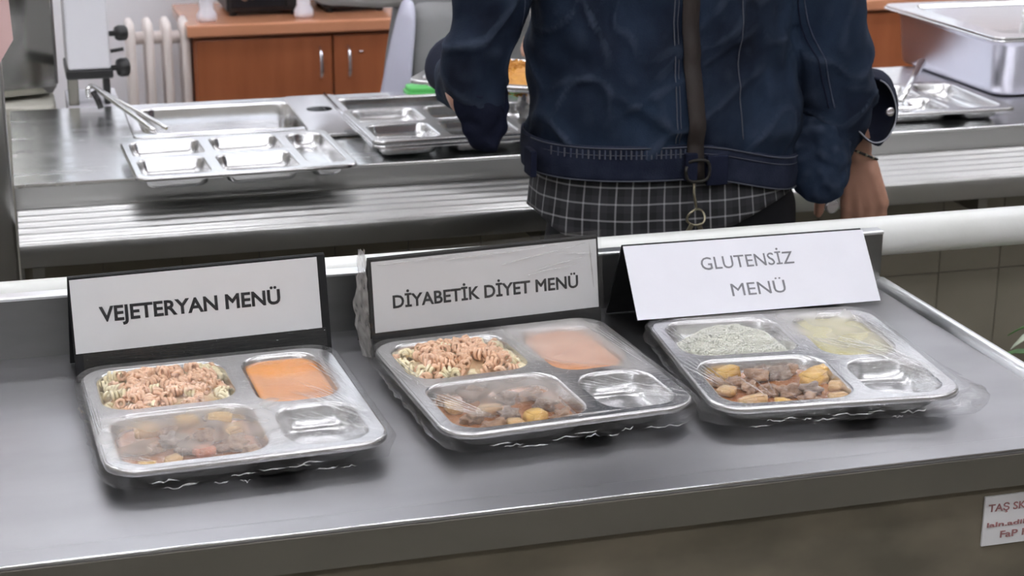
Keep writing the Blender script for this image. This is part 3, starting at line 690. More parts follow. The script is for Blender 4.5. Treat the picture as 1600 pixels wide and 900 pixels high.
# tray of orange food handed across the counter
hz = .985; hl = (.935, 3.315, 0)
make_tray('held_tray', 'steel tray of orange food held out across the counter by the customer', 'tray', .32, .30, [(-.142,.142,-.132,.132,.03)], hz, hl, -.56, .02, rout=.03)
OC = (-.142,.142,-.132,.132,.03)
o = grains(2600, None, OC, .016, .86, .0055, .0022, ORANGE_FOOD, 'orange_grains', 'orange pilaf grains heaped on the held tray', 'food', 9); o.location = (hl[0], hl[1], hz); o.rotation_euler = (0,0,-.56)
L = []
for s in range(8):
    t = s/7; q = (1-t)*.82+.01; L.append([(x, y, -.019+.033*(1-(1-t)**3)) for x, y in rrect(-.142*q, .142*q, -.132*q, .132*q, .03*q, 6)])
o = loft('orange_bed', L, ORANGE_FOOD, None, True, True, True); o.location = (hl[0], hl[1], hz); o.rotation_euler = (0,0,-.56); tag(o, 'packed orange pilaf under the grains on the held tray', 'food', None, 'stuff')

# ---------------------------------------------------------------- cling film
def film_material():
    m = bpy.data.materials.new('cling_film'); m.use_nodes = True; nt = m.node_tree; nt.nodes.clear(); N = nt.nodes.new; K = nt.links.new
    out = N('ShaderNodeOutputMaterial'); tr = N('ShaderNodeBsdfTransparent'); gl = N('ShaderNodeBsdfGlossy'); mx = N('ShaderNodeMixShader'); mf = N('ShaderNodeMixShader')
    df = N('ShaderNodeBsdfDiffuse'); tl = N('ShaderNodeBsdfTranslucent'); md = N('ShaderNodeMixShader'); md.inputs[0].default_value = .35
    df.inputs[0].default_value = (.72,.69,.67,1); tl.inputs[0].default_value = (.72,.69,.67,1)
    tr.inputs[0].default_value = (.97,.97,.97,1); gl.inputs['Roughness'].default_value = .06; gl.inputs[0].default_value = (1,1,1,1)
    lw = N('ShaderNodeLayerWeight'); lw.inputs['Blend'].default_value = .5
    p5 = N('ShaderNodeMath'); p5.operation = 'POWER'; p5.inputs[1].default_value = 4.2; K(lw.outputs['Facing'], p5.inputs[0])
    sc_ = N('ShaderNodeMath'); sc_.operation = 'MULTIPLY_ADD'; sc_.inputs[1].default_value = .42; sc_.inputs[2].default_value = .03; sc_.use_clamp = True; K(p5.outputs[0], sc_.inputs[0])
    tc = N('ShaderNodeTexCoord'); mp = N('ShaderNodeMapping'); mp.inputs['Scale'].default_value = (22, 230, 30); mp.inputs['Rotation'].default_value = (0,0,.9)
    nz = N('ShaderNodeTexNoise'); nz.inputs['Scale'].default_value = 1.; nz.inputs['Detail'].default_value = 3
    bu = N('ShaderNodeBump'); bu.inputs['Strength'].default_value = .4; bu.inputs['Distance'].default_value = .003
    K(tc.outputs['Object'], mp.inputs[0]); K(mp.outputs[0], nz.inputs[0]); K(nz.outputs[0], bu.inputs['Height'])
    K(bu.outputs[0], gl.inputs['Normal']); K(bu.outputs[0], lw.inputs['Normal'])
    at = N('ShaderNodeAttribute'); at.attribute_name = 'mist'
    K(df.outputs[0], md.inputs[1]); K(tl.outputs[0], md.inputs[2])
    K(sc_.outputs[0], mx.inputs[0]); K(tr.outputs[0], mx.inputs[1]); K(gl.outputs[0], mx.inputs[2])
    K(at.outputs['Fac'], mf.inputs[0]); K(mx.outputs[0], mf.inputs[1]); K(md.outputs[0], mf.inputs[2]); K(mf.outputs[0], out.inputs[0])
    return m
FILM = film_material()
def set_mist(me, fn):
    a = me.attributes.new('mist', 'FLOAT', 'POINT')
    for i, v in enumerate(me.vertices): a.data[i].value = fn(v.co)
def sst(a, b, x): t = max(0, min(1, (x-a)/(b-a))); return t*t*(3-2*t)
def make_film(k, label, mist, skirt=.024, flare=(.0,.0)):
    t = thing('cling_film', label, 'film', *[(tray_frame(k)[0][0], tray_frame(k)[0][1], RIM), tray_frame(k)[1]])
    W, D = .31/2+.003, .33/2+.003; n = 14; loops = []
    NR = 30
    for s in range(NR):
        q = 1-s/NR*.985; loops.append([(x*1.0, y*1.0) for x, y in rrect(-W*q, W*q, -D*q, D*q, .037*q, n)])
    # resample straight sides: add points by subdividing each loop evenly
    def resample(l, m=180):
        P = [Vector(p) for p in l]; seg = [(P[(i+1) % len(P)]-P[i]).length for i in range(len(P))]; tot = sum(seg); out = []; i = 0; acc = 0
        for j in range(m):
            d = tot*j/m
            while acc+seg[i] < d: acc += seg[i]; i += 1
            out.append(P[i].lerp(P[(i+1) % len(P)], (d-acc)/max(seg[i], 1e-9)))
        return out
    V = []
    for s, l in enumerate(loops):
        q = 1-s/NR*.985
        for j, p in enumerate(resample(l)):
            e = 1-q; sag = 0
            for ci, c in enumerate(C4):
                mx_ = min(p.x-c[0], c[1]-p.x, p.y-c[2], c[3]-p.y)
                if mx_ > 0:
                    sag = -.0022*sst(0, .03, mx_)
                    if ci == 0: sag = .0125*sst(0, .035, mx_)
                    if ci == 2: sag = .0005*sst(0, .03, mx_)
            an = math.atan2(p.y, p.x)
            corner = sst(.6, 1.0, abs(p.x)/W*abs(p.y)/D*1.15)
            rid = nz3(an*26, k*5, 0)*.0016*sst(0, .5, q)*(.25+2.0*corner) + .0006*nz3(p.x*90, p.y*25, k)
            V.append((p.x, p.y, .0022+sag+max(rid, -.0012)*min(1, e*9+.1)))
    me = bpy.data.meshes.new('film_top'); m_ = 180
    me.from_pydata(V, [], loft_faces(NR, m_, True, False, True)); set_mist(me, mist); link('film_top', me, FILM, t, True)
    base = resample(loops[0]); rows = []
    for off, dz, am in ((0,.0022,0),(.0035,-.001,.0008),(.0045,-.007,.0025),(.004,-.013,.004),(.001,-.019,.005),(-.008,-.0245,.005),(-.02,-.0268,.003)):
        row = []
        for j, p in enumerate(base):
            pp = base[j-1]; pn = base[(j+1) % len(base)]; tg = (pn-pp).normalized(); nn = Vector((tg.y, -tg.x))
            fl = flare[0]*sst(.0,.16,p.x)*sst(0,-.12,p.y)*(1 if dz < -.002 else .3)*(1 if dz > -.02 else .75) + flare[1]*sst(-.1,-.16,p.y)*(1 if -.02 < dz < -.004 else .2)
            o_ = off+fl+am*nz3(j*.55, dz*90, k*3.)*1.6
            row.append((p.x+nn.x*o_, p.y+nn.y*o_, max(-.0285, dz+am*.35*nz3(j*.8, 9, k)+ (fl*.15))))
        rows.append(row)
    me = bpy.data.meshes.new('film_skirt'); me.from_pydata([p for r in rows for p in r], [], loft_faces(len(rows), m_, True)); set_mist(me, lambda c: .03); link('film_skirt', me, FILM, t, True)
    return t
PLEAT_GLINT = bpy.data.materials.new('film_fold_glint'); PLEAT_GLINT.use_nodes = True; nt = PLEAT_GLINT.node_tree; nt.nodes.clear()
o_ = nt.nodes.new('ShaderNodeOutputMaterial'); t_ = nt.nodes.new('ShaderNodeBsdfTransparent'); g_ = nt.nodes.new('ShaderNodeBsdfGlossy'); x_ = nt.nodes.new('ShaderNodeMixShader')
g_.inputs['Roughness'].default_value = .22; x_.inputs[0].default_value = .34
nt.links.new(t_.outputs[0], x_.inputs[1]); nt.links.new(g_.outputs[0], x_.inputs[2]); nt.links.new(x_.outputs[0], o_.inputs[0])
def pleat_glints(t, k, items, seed):  # glossy tubes along film folds, added to draw streak highlights
    r_ = random.Random(seed)
    for x0, y0, x1, y1, n, spread in items:
        for i in range(n):
            o1 = (i-(n-1)/2)*spread; o2 = o1*r_.uniform(.2, .6); d = Vector((x1-x0, y1-y0, 0)); pn = Vector((-d.y, d.x, 0)).normalized()
            a = Vector((x0, y0, 0))+pn*o1+d*r_.uniform(0, .25); b = Vector((x1, y1, 0))+pn*o2-d*r_.uniform(0, .25)
            pth = [a.lerp(b, q/8)+pn*.0012*nz3(q*.7, i*3.1, seed)+Vector((0,0,.0030)) for q in range(9)]
            for p in pth:
                for ci, c in enumerate(C4):
                    mx_ = min(p.x-c[0], c[1]-p.x, p.y-c[2], c[3]-p.y)
                    if mx_ > 0: p.z += (.0125 if ci == 0 else -.0020 if ci in (1, 3) else .0005)*sst(0, .035, mx_)
            w_ = r_.uniform(.0004, .0008); tube('pleat_glint', pth, [w_*.15]+[w_*math.sin(PI*(q+.6)/8.2)+.0001 for q in range(1, 8)]+[w_*.15], PLEAT_GLINT, t, 6)
    for i in range(11):  # short glossy tubes added for the white glints on the skirt
        xa = -.115+.205*i/10+r_.uniform(-.008,.008); ln = r_.uniform(.012,.035); z0 = -.010-.012*r_.random()
        pth = [(xa+ln*q/6, -.1695-.0045-.003*nz3(q*.9, i, seed), z0+.004*nz3(q*.8, i*2.3, seed+4)) for q in range(7)]
        tube('pleat_glint', pth, [.0002,.0005,.0009,.0006,.0010,.0005,.0002], PLEAT_GLINT, t, 6)
def mist1(c):
    n = .12*nz3(c.x*30, c.y*30, 1)
    a = sst(.145, .06, -c.y*-1) if False else 0
    stew = sst(.155,.115, abs(c.x+.055)*1.25)*sst(.012,-.02,c.y)*sst(-.168,-.12,c.y)
    soup = sst(.03,.05,c.x)*sst(.150,.125,c.x)*(sst(.085,.06,c.y-.25*(c.x-.085)**2*20)*sst(-.03,-.01,c.y))
    return max(0, min(.8, (.30+n)*stew + (.26+n*.5)*soup + .02))
def mist2(c):
    n = .12*nz3(c.x*30, c.y*30, 7)
    stew = sst(-.135,-.10,c.x)*sst(.045,.0,c.x)*sst(.0,-.02,c.y)*sst(-.150,-.10,c.y+.03*nz3(c.x*40,0,2))
    hole = sst(.030,.018, math.hypot(c.x+.036, (c.y+.122)*.9)); stew *= 1-.85*hole
    soup = sst(.0,.04,c.x)*sst(.165,.12,c.x-.0)*sst(-.035,.0,c.y+1.1*(c.x-.09)*.7)
    pasta = .10*sst(-.06,.02,c.x)*sst(.0,.03,c.y)
    return max(0, min(.8, (.30+n)*stew + (.36+n*.5)*soup + pasta*.7 + .02))
def mist3(c):
    n = .1*nz3(c.x*30, c.y*30, 9)
    rice = .22*sst(-.14,-.09,c.x)*sst(.0,.03,c.y)*sst(.05,.0,c.x)
    tri = 1-sst(.0,.02, .10-c.y-abs(c.x+.04)*.9)
    soup = sst(.0,.04,c.x)*sst(.15,.12,c.x)*sst(-.04,.0,c.y+1.2*(c.x-.08))
    return max(0, min(.8, rice*.7*(.35+.65*tri)+(.32+n)*soup+.01))
pleat_glints(make_film(0, 'wrinkled clear film wrapped over the VEJETERYAN tray', mist1), 0, [(.085,.045,.150,-.115,9,.0055),(.120,.140,.148,.0,6,.005),(.060,-.05,.135,-.14,5,.008),(-.15,.10,-.148,-.08,3,.004),(-.145,-.12,-.10,-.155,3,.006)], 11)
pleat_glints(make_film(1, 'wrinkled clear film wrapped over the middle DİYABETİK tray', mist2), 1, [(.040,-.035,.150,-.150,9,.0065),(.140,.130,.150,-.05,5,.005),(-.148,-.03,-.085,-.15,6,.007),(-.150,.12,-.135,-.02,4,.006),(-.02,-.158,.08,-.160,2,.004)], 12)
pleat_glints(make_film(2, 'wrinkled clear film wrapped loosely over the GLUTENSİZ tray', mist3, .026, (.016,.012)), 2, [(.075,.080,.150,-.135,8,.0060),(.130,.150,.152,-.02,7,.0050),(.045,.060,.110,-.005,5,.009),(-.150,.02,-.118,-.12,5,.007),(-.085,-.07,-.080,-.15,3,.016),(-.140,.14,-.125,.02,3,.006)], 13)

# ================================================================ MENU SIGNS (folded tents)
def tent(name, label, bl, br, tl, tr, back_dy, paper, pm, band, tag_m):
    """front board from its four corners, rear board down to the table, paper sheet on the front"""
    bl, br, tl, tr = map(Vector, (bl, br, tl, tr)); t = thing(name, label, 'sign', (bl+br)/2)
    org = (bl+br)/2; X = (br-bl).normalized(); Zv = (((tl+tr)-(bl+br))/2); Hh = Zv.length; Zv = (Zv-X*Zv.dot(X)).normalized(); Nv = X.cross(Zv)   # faces camera: -Y
    Wd = (br-bl).length
    fr = Matrix(((X.x,Zv.x,Nv.x,0),(X.y,Zv.y,Nv.y,0),(X.z,Zv.z,Nv.z,0),(0,0,0,1)))
    o = link('front_board', box_data(-Wd/2, Wd/2, 0, Hh, -.003, 0, .0006, 1), tag_m, t); o.matrix_local = fr
    topc = Zv*Hh; dz = (topc.z+org.z)-TZ-.001; bdir = Vector((0, back_dy, -dz)); bl_ = bdir.length; bZ = (-bdir).normalized(); bZ = (bZ-X*bZ.dot(X)).normalized(); bN = X.cross(bZ)
    o = link('back_board', box_data(-Wd/2, Wd/2, -bl_, -.0005, -.003, 0, .0006, 1), tag_m, t)
    o.matrix_local = Matrix.Translation(topc+Vector((0,.0035,0))) @ Matrix(((X.x,bZ.x,bN.x,0),(X.y,bZ.y,bN.y,0),(X.z,bZ.z,bN.z,0),(0,0,0,1)))
    x0, x1, y0, y1 = paper
    p = link('paper_sheet', box_data(-Wd/2+x0, Wd/2-x1, y0, Hh-y1, 0, .0006), pm, t); p.matrix_local = fr
    return t, fr, Wd, Hh
def sgn_text(t, fr, body, cx, cy, size, m, width, bold, rot=0):
    text_mesh('lettering', body, size, m, t, fr @ Matrix.Translation((cx, cy, .0009)) @ Matrix.Rotation(rot, 4, 'Z'), bold, width)
s1, fr, Wd, Hh = tent('menu_sign', 'tent sign on black card reading VEJETERYAN MENÜ', (.042,2.103,.8515), (.366,2.126,.8515), (.042,2.131,.9795), (.366,2.154,.9795), .045, (.002,.011,.036,.003), PAPER, .03, BLACK)
sgn_text(s1, fr, 'VEJETERYAN MENÜ', -.014, .081, .026, INK, .228, .0007, .0)
# clear tape over the lower black band
tp = link('tape', box_data(-Wd/2+.01, Wd/2-.006, .012, .036, .0003, .0007), FILM, s1); tp.matrix_local = fr
s2, fr2, Wd2, Hh2 = tent('menu_sign', 'film wrapped tent sign reading DİYABETİK DİYET MENÜ', (.415,2.098,.8515), (.735,2.128,.8515), (.410,2.118,.9785), (.731,2.146,.9785), .05, (.004,.003,.032,.004), PAPER, .03, BLACK)
sgn_text(s2, fr2, 'DİYABETİK DİYET MENÜ', -.001, .0690, .0235, INK, .260, .0005, .0)
s3, fr3, Wd3, Hh3 = tent('menu_sign', 'white paper tent sign reading GLUTENSİZ MENÜ', (.762,2.062,.8835), (1.112,2.056,.8835), (.762,2.130,.9655), (1.098,2.124,.9655), .06, (.0,.0,.0,.0), PAPER_W, .0, BLACK)
sgn_text(s3, fr3, 'GLUTENSİZ', -.004, .072, .026, INK_G, .134, -.0001)
sgn_text(s3, fr3, 'MENÜ', .003, .031, .026, INK_G, .078, -.0001)
# film round the second sign
sf = thing('sign_film', 'crumpled clear film wrapped round the middle sign', 'film', s2.location)
nxv, nyv = 60, 16; V = []
for j in range(nyv+1):
    for i in range(nxv+1):
        u, v_ = i/nxv, j/nyv; x = -Wd2/2-.008+u*(Wd2+.012); y = .004+v_*(Hh2+.004)
        z = .0022+.0010*nz3(x*30, y*70, 4)+.0016*abs(nz3(x*18, y*40, 8))*(sst(.75,1,v_)+.3)
        V.append(fr2 @ Vector((x, y, z)))
me = bpy.data.meshes.new('film_front'); me.from_pydata([tuple(p) for p in V], [], loft_faces(nyv+1, nxv+1, False)); set_mist(me, lambda c: .04); link('film_front', me, FILM, sf, True)
V = []
for j in range(24):
    for i in range(9):
        v_, u = j/23, i/8; y = .0+v_*(Hh2+.012); x = -Wd2/2-.003-.016*u*(.6+.5*abs(nz3(3, v_*5, 1)))*(.4+.8*math.sin(PI*min(1, v_+.12)))
        V.append(fr2 @ Vector((x, y+.004*nz3(u*4, v_*8, 5), .001-.02*u+.008*nz3(u*5, v_*13, 2))))
me = bpy.data.meshes.new('film_end'); me.from_pydata([tuple(p) for p in V], [], loft_faces(24, 9, False)); set_mist(me, lambda c: .42+.3*nz3(c.x*200, c.y*200, c.z*120)); link('film_end', me, FILM, sf, True)

for i, (xa, ya, xb, yb) in enumerate(((-.06,.118,.10,.122),(.02,.104,.14,.121),(.05,.086,.128,.094),(.07,.093,.135,.102),(-.15,.120,-.02,.124),(.10,.112,.15,.105),(.146,.12,.15,.06))):  # glossy tubes added for the streak highlights on the sign film
    tube('pleat_glint', [fr2 @ Vector((xa+(xb-xa)*q/7, ya+(yb-ya)*q/7+.002*nz3(q*.6, i*4.1, 2), .0042)) for q in range(8)], [.0002,.0005,.0008,.0005,.0009,.0006,.0004,.0002], PLEAT_GLINT, sf, 6)

# ================================================================ CUSTOMER IN DENIM
PX, PY = 1.012, 2.655
cu = thing('person', 'person in a blue denim jacket and checked shirt standing with back turned', 'person', (0,0,0))
def V3(*a): return Vector(a)
LS, LE, LW = V3(.765,2.66,1.40), V3(.686,2.63,1.085), V3(.735,2.93,1.062)
RS, RE, RW = V3(1.225,2.66,1.42), V3(1.285,2.635,1.14), V3(1.368,2.65,.950)
seg = []
def limb(*pr):
    for (a, ra), (b, rb) in zip(pr[:-1], pr[1:]): seg.append((a, b, ra, rb))
limb((LS,.055),(LE,.043),(LW,.027)); limb((RS,.055),(RE,.043),(RW,.027))
for sx in (-1, 1):
    limb((V3(PX+sx*.09,PY,.90),.085),(V3(PX+sx*.10,PY-.01,.50),.058),(V3(PX+sx*.105,PY-.0,.10),.042)); limb((V3(PX+sx*.105,PY-.02,.05),.04),(V3(PX+sx*.115,PY+.15,.04),.035))
limb((V3(PX,PY,1.42),.075),(V3(PX,PY+.01,1.54),.058)); limb((V3(PX,PY+.02,1.58),.075),(V3(PX,PY+.01,1.66),.088)); limb((V3(PX,PY+.06,1.575),.055),(V3(PX,PY+.085,1.555),.035)); limb((V3(PX,PY+.105,1.625),.012),(V3(PX,PY+.118,1.60),.016))
for sx in (-1, 1): limb((V3(PX+sx*.086,PY,1.60),.014),(V3(PX+sx*.09,PY,1.64),.018))
def hand(W, d, side, back, curl, thumb_out, s=1.0):
    """d: finger direction, side: towards the thumb, back: out of the back of the hand"""
    d, side, back = d.normalized(), side.normalized(), back.normalized(); inn = -back
    for i, (o, ln, r) in enumerate(((.030,.070,.0088),(.010,.078,.0092),(-.010,.072,.0088),(-.029,.056,.0078))):
        k = W + d*(.088-.004*abs(i-1))*s + side*o*s; base = W + d*.012 + side*o*.55
        limb((base,.015*s),(k,.0115*s))
        p = k; dd = d
        for j, fr_ in enumerate((.45,.30,.25)):
            a = curl*(.55 if j == 0 else .8); dd = (dd*math.cos(a)+inn*math.sin(a)).normalized()*1.0
            qn = p + dd*ln*fr_*s + side*(.006*(1.5-i)*.25)*s; limb((p, r*s*(1-.06*j)),(qn, r*s*(1-.06*(j+1)))); p = qn
    tb_ = W + d*.022*s + side*.022*s; t1 = tb_ + (d*.7+side*thumb_out+inn*.35).normalized()*.042*s; t2 = t1 + (d*.95+side*thumb_out*.35+inn*.3).normalized()*.032*s; t3 = t2 + (d+inn*.3).normalized()*.022*s
    limb((tb_,.015*s),(t1,.0125*s)); limb((t1,.0115*s),(t2,.0105*s)); limb((t2,.0105*s),(t3,.0085*s))
hand(RW+V3(.006,.0,-.018), V3(.20,.02,-.98), V3(-.82,.55,-.15), V3(.55,-.82,.1), .30, .75, 1.06)
hand(LW+V3(.004,.02,-.004), V3(.16,.97,-.10), V3(.9,-.1,.3), V3(-.25,.15,.95), .22, .6, 1.0)
torso = ellipse_loft([(PX,PY,.82,.165,.11),(PX,PY,.95,.17,.115),(PX,PY,1.10,.155,.105),(PX,PY,1.3,.18,.11),(PX,PY,1.42,.17,.09),(PX,PY,1.47,.09,.06)])
union('body', [capsules(seg, 10), torso], .0048, SKIN, cu, 3)
hair = union('hair', [capsules([(V3(PX,PY-.015,1.60),V3(PX,PY,1.68),.088,.092),(V3(PX,PY-.03,1.57),V3(PX,PY-.03,1.60),.07,.075)], 14)], .012, HAIR, cu, 3)
# trousers
tr_ = ellipse_loft([(PX+.03,PY,.78,.212,.128),(PX+.03,PY,.88,.208,.125),(PX+.01,PY,.955,.190,.118)])
union('trousers', [tr_, capsules([s_ for sx in (-1,1) for s_ in ((V3(PX+sx*.092,PY,.82),V3(PX+sx*.102,PY-.01,.48),.105,.080),(V3(PX+sx*.102,PY-.01,.48),V3(PX+sx*.106,PY,.09),.080,.070))], 14)], .012, TROUSER, cu, 4)
for sx in (-1, 1):
    union('shoe', [capsules([(V3(PX+sx*.106,PY-.04,.045),V3(PX+sx*.118,PY+.17,.038),.048,.042)], 12)], .010, BLACKP, cu, 3)
# jacket: torso and sleeves in one cloth surface, with folds
def folds(c):
    n = .014*nz3(c.x*7+c.z*5, c.y*4, c.z*6-c.x*4) + .010*nz3(c.x*15+c.z*11, c.y*9, c.z*12-c.x*5) + .004*nz3(c.x*34, c.y*20, c.z*26) + .0075*max(0, 1-5*abs(nz3(c.x*6+c.z*4.5+7, c.y*5, c.z*5-c.x*3)))**1.5 + .0045*max(0, 1-5*abs(nz3(c.x*12-c.z*9+3, c.y*9, c.z*8+c.x*4)))**1.5
    d1 = c.z-(1.03+.62*(c.x-.985)) if c.x > .985 else c.z-(1.03+.62*(.985-c.x))
    if c.y < PY: n += .0065*math.exp(-(d1/.012)**2)*sst(.23,.05,abs(c.x-.985)) + .005*math.exp(-((c.x-.80-.35*(c.z-1.05))/.012)**2)*sst(1.0,1.08,c.z)
    if c.z < 1.02 and .78 < c.x < 1.24: n *= .25+.75*sst(.975,1.02,c.z)
    return n
jt = ellipse_loft([(PX,PY,.958,.224,.146),(PX,PY,.985,.226,.150),(PX,PY,1.05,.224,.152),(PX,PY,1.20,.214,.150),(PX,PY,1.33,.230,.145),(PX,PY,1.42,.225,.12),(PX,PY,1.475,.15,.09),(PX,PY,1.51,.085,.07)])
sl = capsules([(LS,LE,.070,.046),(V3(.712,2.63,1.24),LE+V3(.0,0,.02),.058,.046),(LE,LE.lerp(LW,.72),.048,.042),(LE+V3(.004,-.005,-.01),LE+V3(.018,.01,-.045),.044,.032),
               (RS,RE,.090,.078),(V3(1.262,2.645,1.28),RE,.082,.080),(RE,RE.lerp(RW,.5)+V3(-.012,-.008,.0),.080,.070),(RE.lerp(RW,.5)+V3(-.012,-.008,0),V3(1.308,2.632,.990),.072,.058)], 16)
jk = union('denim_jacket', [jt, sl], .0062, DENIM, cu, 5, folds)
jk['label'] = 'dark blue denim jacket'
bvh = BVHTree.FromPolygons([v.co.copy() for v in jk.data.vertices], [tuple(p.vertices) for p in jk.data.polygons])
def on_back(pts, off=.0012):
    out = []
    for p in smooth_path([(x, 0, z) for x, z in pts], 8):
        h = bvh.ray_cast(Vector((p.x, 2.2, p.z)), Vector((0,1,0)))
        if h[0] is not None: out.append(h[0]-Vector((0,off,0)))
    return out
def seam(pts, r=.0011, m=STITCH, off=.0006):
    p = on_back(pts, off)
    if len(p) > 2: tube('seam', p, r, m, jk, 5)
seam([(.971,1.33),(.975,1.12),(.981,1.012)]); seam([(.977,1.33),(.981,1.12),(.987,1.012)], .0007)
seam([(1.080,1.30),(1.087,1.13),(1.095,1.012)]); seam([(.760,1.30),(.765,1.12),(.772,1.012)], .0014, DENIM_L)
seam([(1.195,1.33),(1.215,1.20),(1.245,1.12),(1.272,1.04)], .0014, DENIM_D); seam([(1.204,1.33),(1.226,1.20),(1.256,1.12),(1.281,1.04)], .0012, DENIM_L)
# waistband with ruched top
def band(z0, z1, a, b, slope, m, nm, par, e=2.4, n=96, arc=None, th=.004, wave=.0):
    rows = []
    for t in (0, .12, .5, .88, 1):
        row = []
        for j in range(n+1):
            th_ = (arc[0]+(arc[1]-arc[0])*j/n) if arc else 2*PI*j/n
            c, s_ = math.cos(th_), math.sin(th_); x = PX+(a+.002*math.sin(t*PI))*math.copysign(abs(c)**(2/e), c); y = PY+(b+.002*math.sin(t*PI))*math.copysign(abs(s_)**(2/e), s_)
            dz = slope(x); y += (wave*nz3(x*14, t, z0) if s_ < 0 else 0)
            row.append((x, y, z0+(z1-z0)*t+dz))
        rows.append(row)
    o = sheet(nm, rows, m, par, th, 0); return o
hs = lambda x: -.045*sst(1.0, 1.25, x)
wbn = band(.953, 1.010, .229, .1515, hs, DENIM_B, 'waistband', jk, wave=.004)
for zz, rr in ((1.007,.0012),(.955,.0012),(.996,.0007)):
    tube('band_stitch', [(PX+.240*math.cos(t), 0, 0) if False else (lambda c, s_: (PX+.2310*math.copysign(abs(c)**(2/2.4), c), PY-.1545*abs(s_)**(2/2.4)-.002, zz+hs(PX+.2310*math.copysign(abs(c)**(2/2.4), c))))(math.cos(t), math.sin(t)) for t in [PI*k/60 for k in range(2, 59)]], rr, STITCH, jk, 5)
for k in range(26):
    x = .80+k*.0078; c = (x-PX)/.2310; y = PY-.1545*max(0, 1-abs(c)**2.4)**(1/2.4)
    box('pleat_stitch', x-.0011, x+.0011, y-.0035, y, .990+hs(x), 1.004+hs(x), DENIM_L if k % 2 else STITCH, jk)
box('side_tab', .762, .772, PY-.095, PY-.055, .958, 1.0, DENIM_D, jk, .002)
box('back_tab', .992, 1.012, PY-.170, PY-.158, .955, .999, DENIM_D, jk, .002); box('back_tab', 1.030, 1.066, PY-.164, PY-.156, .944, .992, DENIM_D, jk, .002)
# checked shirt tail
ck = bpy.data.materials.new('check_cloth'); ck.use_nodes = True; nt = ck.node_tree; b = nt.nodes['Principled BSDF']; b.inputs['Roughness'].default_value = .85
tc = nt.nodes.new('ShaderNodeTexCoord'); sx_ = nt.nodes.new('ShaderNodeSeparateXYZ'); nt.links.new(tc.outputs['UV'], sx_.inputs[0]); mk = []
def mth(op, *a):
    n = nt.nodes.new('ShaderNodeMath'); n.operation = op
    for i, q in enumerate(a):
        if isinstance(q, (int, float)): n.inputs[i].default_value = q
        else: nt.links.new(q, n.inputs[i])
    return n.outputs[0]
for ax in (0, 1):
    fr_ = mth('FRACT', mth('MULTIPLY', sx_.outputs[ax], 1.0)); mk.append(mth('LESS_THAN', mth('ABSOLUTE', mth('SUBTRACT', fr_, .5)), .055)); mk.append(mth('LESS_THAN', mth('FRACT', mth('MULTIPLY', sx_.outputs[ax], .5)), .5))
line = mth('ADD', mth('MULTIPLY', mth('ADD', mk[0], mk[2]), .5), mth('MULTIPLY', mth('MULTIPLY', mk[0], mk[2]), .3)); blk = mth('MULTIPLY', mth('ADD', mk[1], mk[3]), .5)
m1 = nt.nodes.new('ShaderNodeMix'); m1.data_type = 'RGBA'; m1.inputs[6].default_value = (.006,.006,.008,1); m1.inputs[7].default_value = (.020,.020,.024,1); nt.links.new(blk, m1.inputs[0])
m2 = nt.nodes.new('ShaderNodeMix'); m2.data_type = 'RGBA'; m2.inputs[7].default_value = (.30,.30,.31,1); nt.links.new(line, m2.inputs[0]); nt.links.new(m1.outputs[2], m2.inputs[6]); nt.links.new(m2.outputs[2], b.inputs['Base Color'])
n = 128; V = []; UV = []; per = 0; px_, py_ = None, None
zb_ = lambda x: .868 + .045*sst(1.02, 1.20, x) + .05*sst(.84, .77, x)
LV = 14
cols = []
for j in range(n+1):
    t = 2*PI*j/n; c, s_ = math.cos(t), math.sin(t); x = PX+.208*math.copysign(abs(c)**(2/2.4), c); y = PY+.140*math.copysign(abs(s_)**(2/2.4), s_)
    if px_ is not None: per += math.hypot(x-px_, y-py_)
    px_, py_ = x, y; cols.append((x, y, per, c, s_))
for i in range(LV):
    for x, y, p_, c, s_ in cols:
        t = i/(LV-1); zb = zb_(x)-.01; z = .975+(zb-.975)*t
        fo = .006*nz3(p_*22, t*1.2, 4)*t*(1 if s_ < 0 else .4); V.append((x+c*(.012*t+fo), y+s_*(.010*t+fo), z)); UV.append((p_/.0250+.06*math.sin(t*3), z/.0265))
me = bpy.data.meshes.new('shirt'); me.from_pydata(V, [], loft_faces(LV, n+1, False)); uvl = me.uv_layers.new(name='UVMap')
for lp in me.loops: uvl.data[lp.index].uv = UV[lp.vertex_index]
sh = link('checked_shirt', me, ck, cu, True); sh['label'] = 'black and white checked shirt tail'; k_ = sh.modifiers.new('t', 'SOLIDIFY'); k_.thickness = .0015
# open cuffs
lc = sheet('cuff', [[(1.250,2.64,1.06),(1.272,2.62,1.055),(1.305,2.62,1.052),(1.325,2.65,1.05)],[(1.226,2.585,1.01),(1.260,2.556,1.005),(1.305,2.556,1.00),(1.330,2.60,1.0)],[(1.218,2.580,.96),(1.256,2.545,.955),(1.302,2.549,.958),(1.324,2.585,.965)],[(1.222,2.582,.905),(1.256,2.546,.892),(1.296,2.540,.900),(1.318,2.57,.932)],[(1.226,2.584,.893),(1.262,2.548,.880),(1.296,2.542,.893),(1.314,2.566,.925)]], DENIM, jk, .003, 4, .022)
def dense(rows, n=5):
    rr = [smooth_path(r, n) for r in rows]; return [list(r) for r in zip(*[smooth_path(c, n) for c in zip(*rr)])]
rcr = dense([[(1.340,2.600,1.085),(1.352,2.65,1.088),(1.345,2.70,1.08)],[(1.385,2.600,1.072),(1.412,2.66,1.078),(1.392,2.71,1.068)],[(1.408,2.602,1.040),(1.432,2.655,1.045),(1.408,2.71,1.035)],[(1.412,2.602,1.005),(1.434,2.650,1.006),(1.408,2.705,1.005)],[(1.392,2.592,.978),(1.410,2.635,.976),(1.395,2.69,.982)],[(1.360,2.580,.976),(1.380,2.60,.966),(1.376,2.68,.975)],[(1.328,2.572,1.0),(1.342,2.59,.988),(1.342,2.68,.99)]])
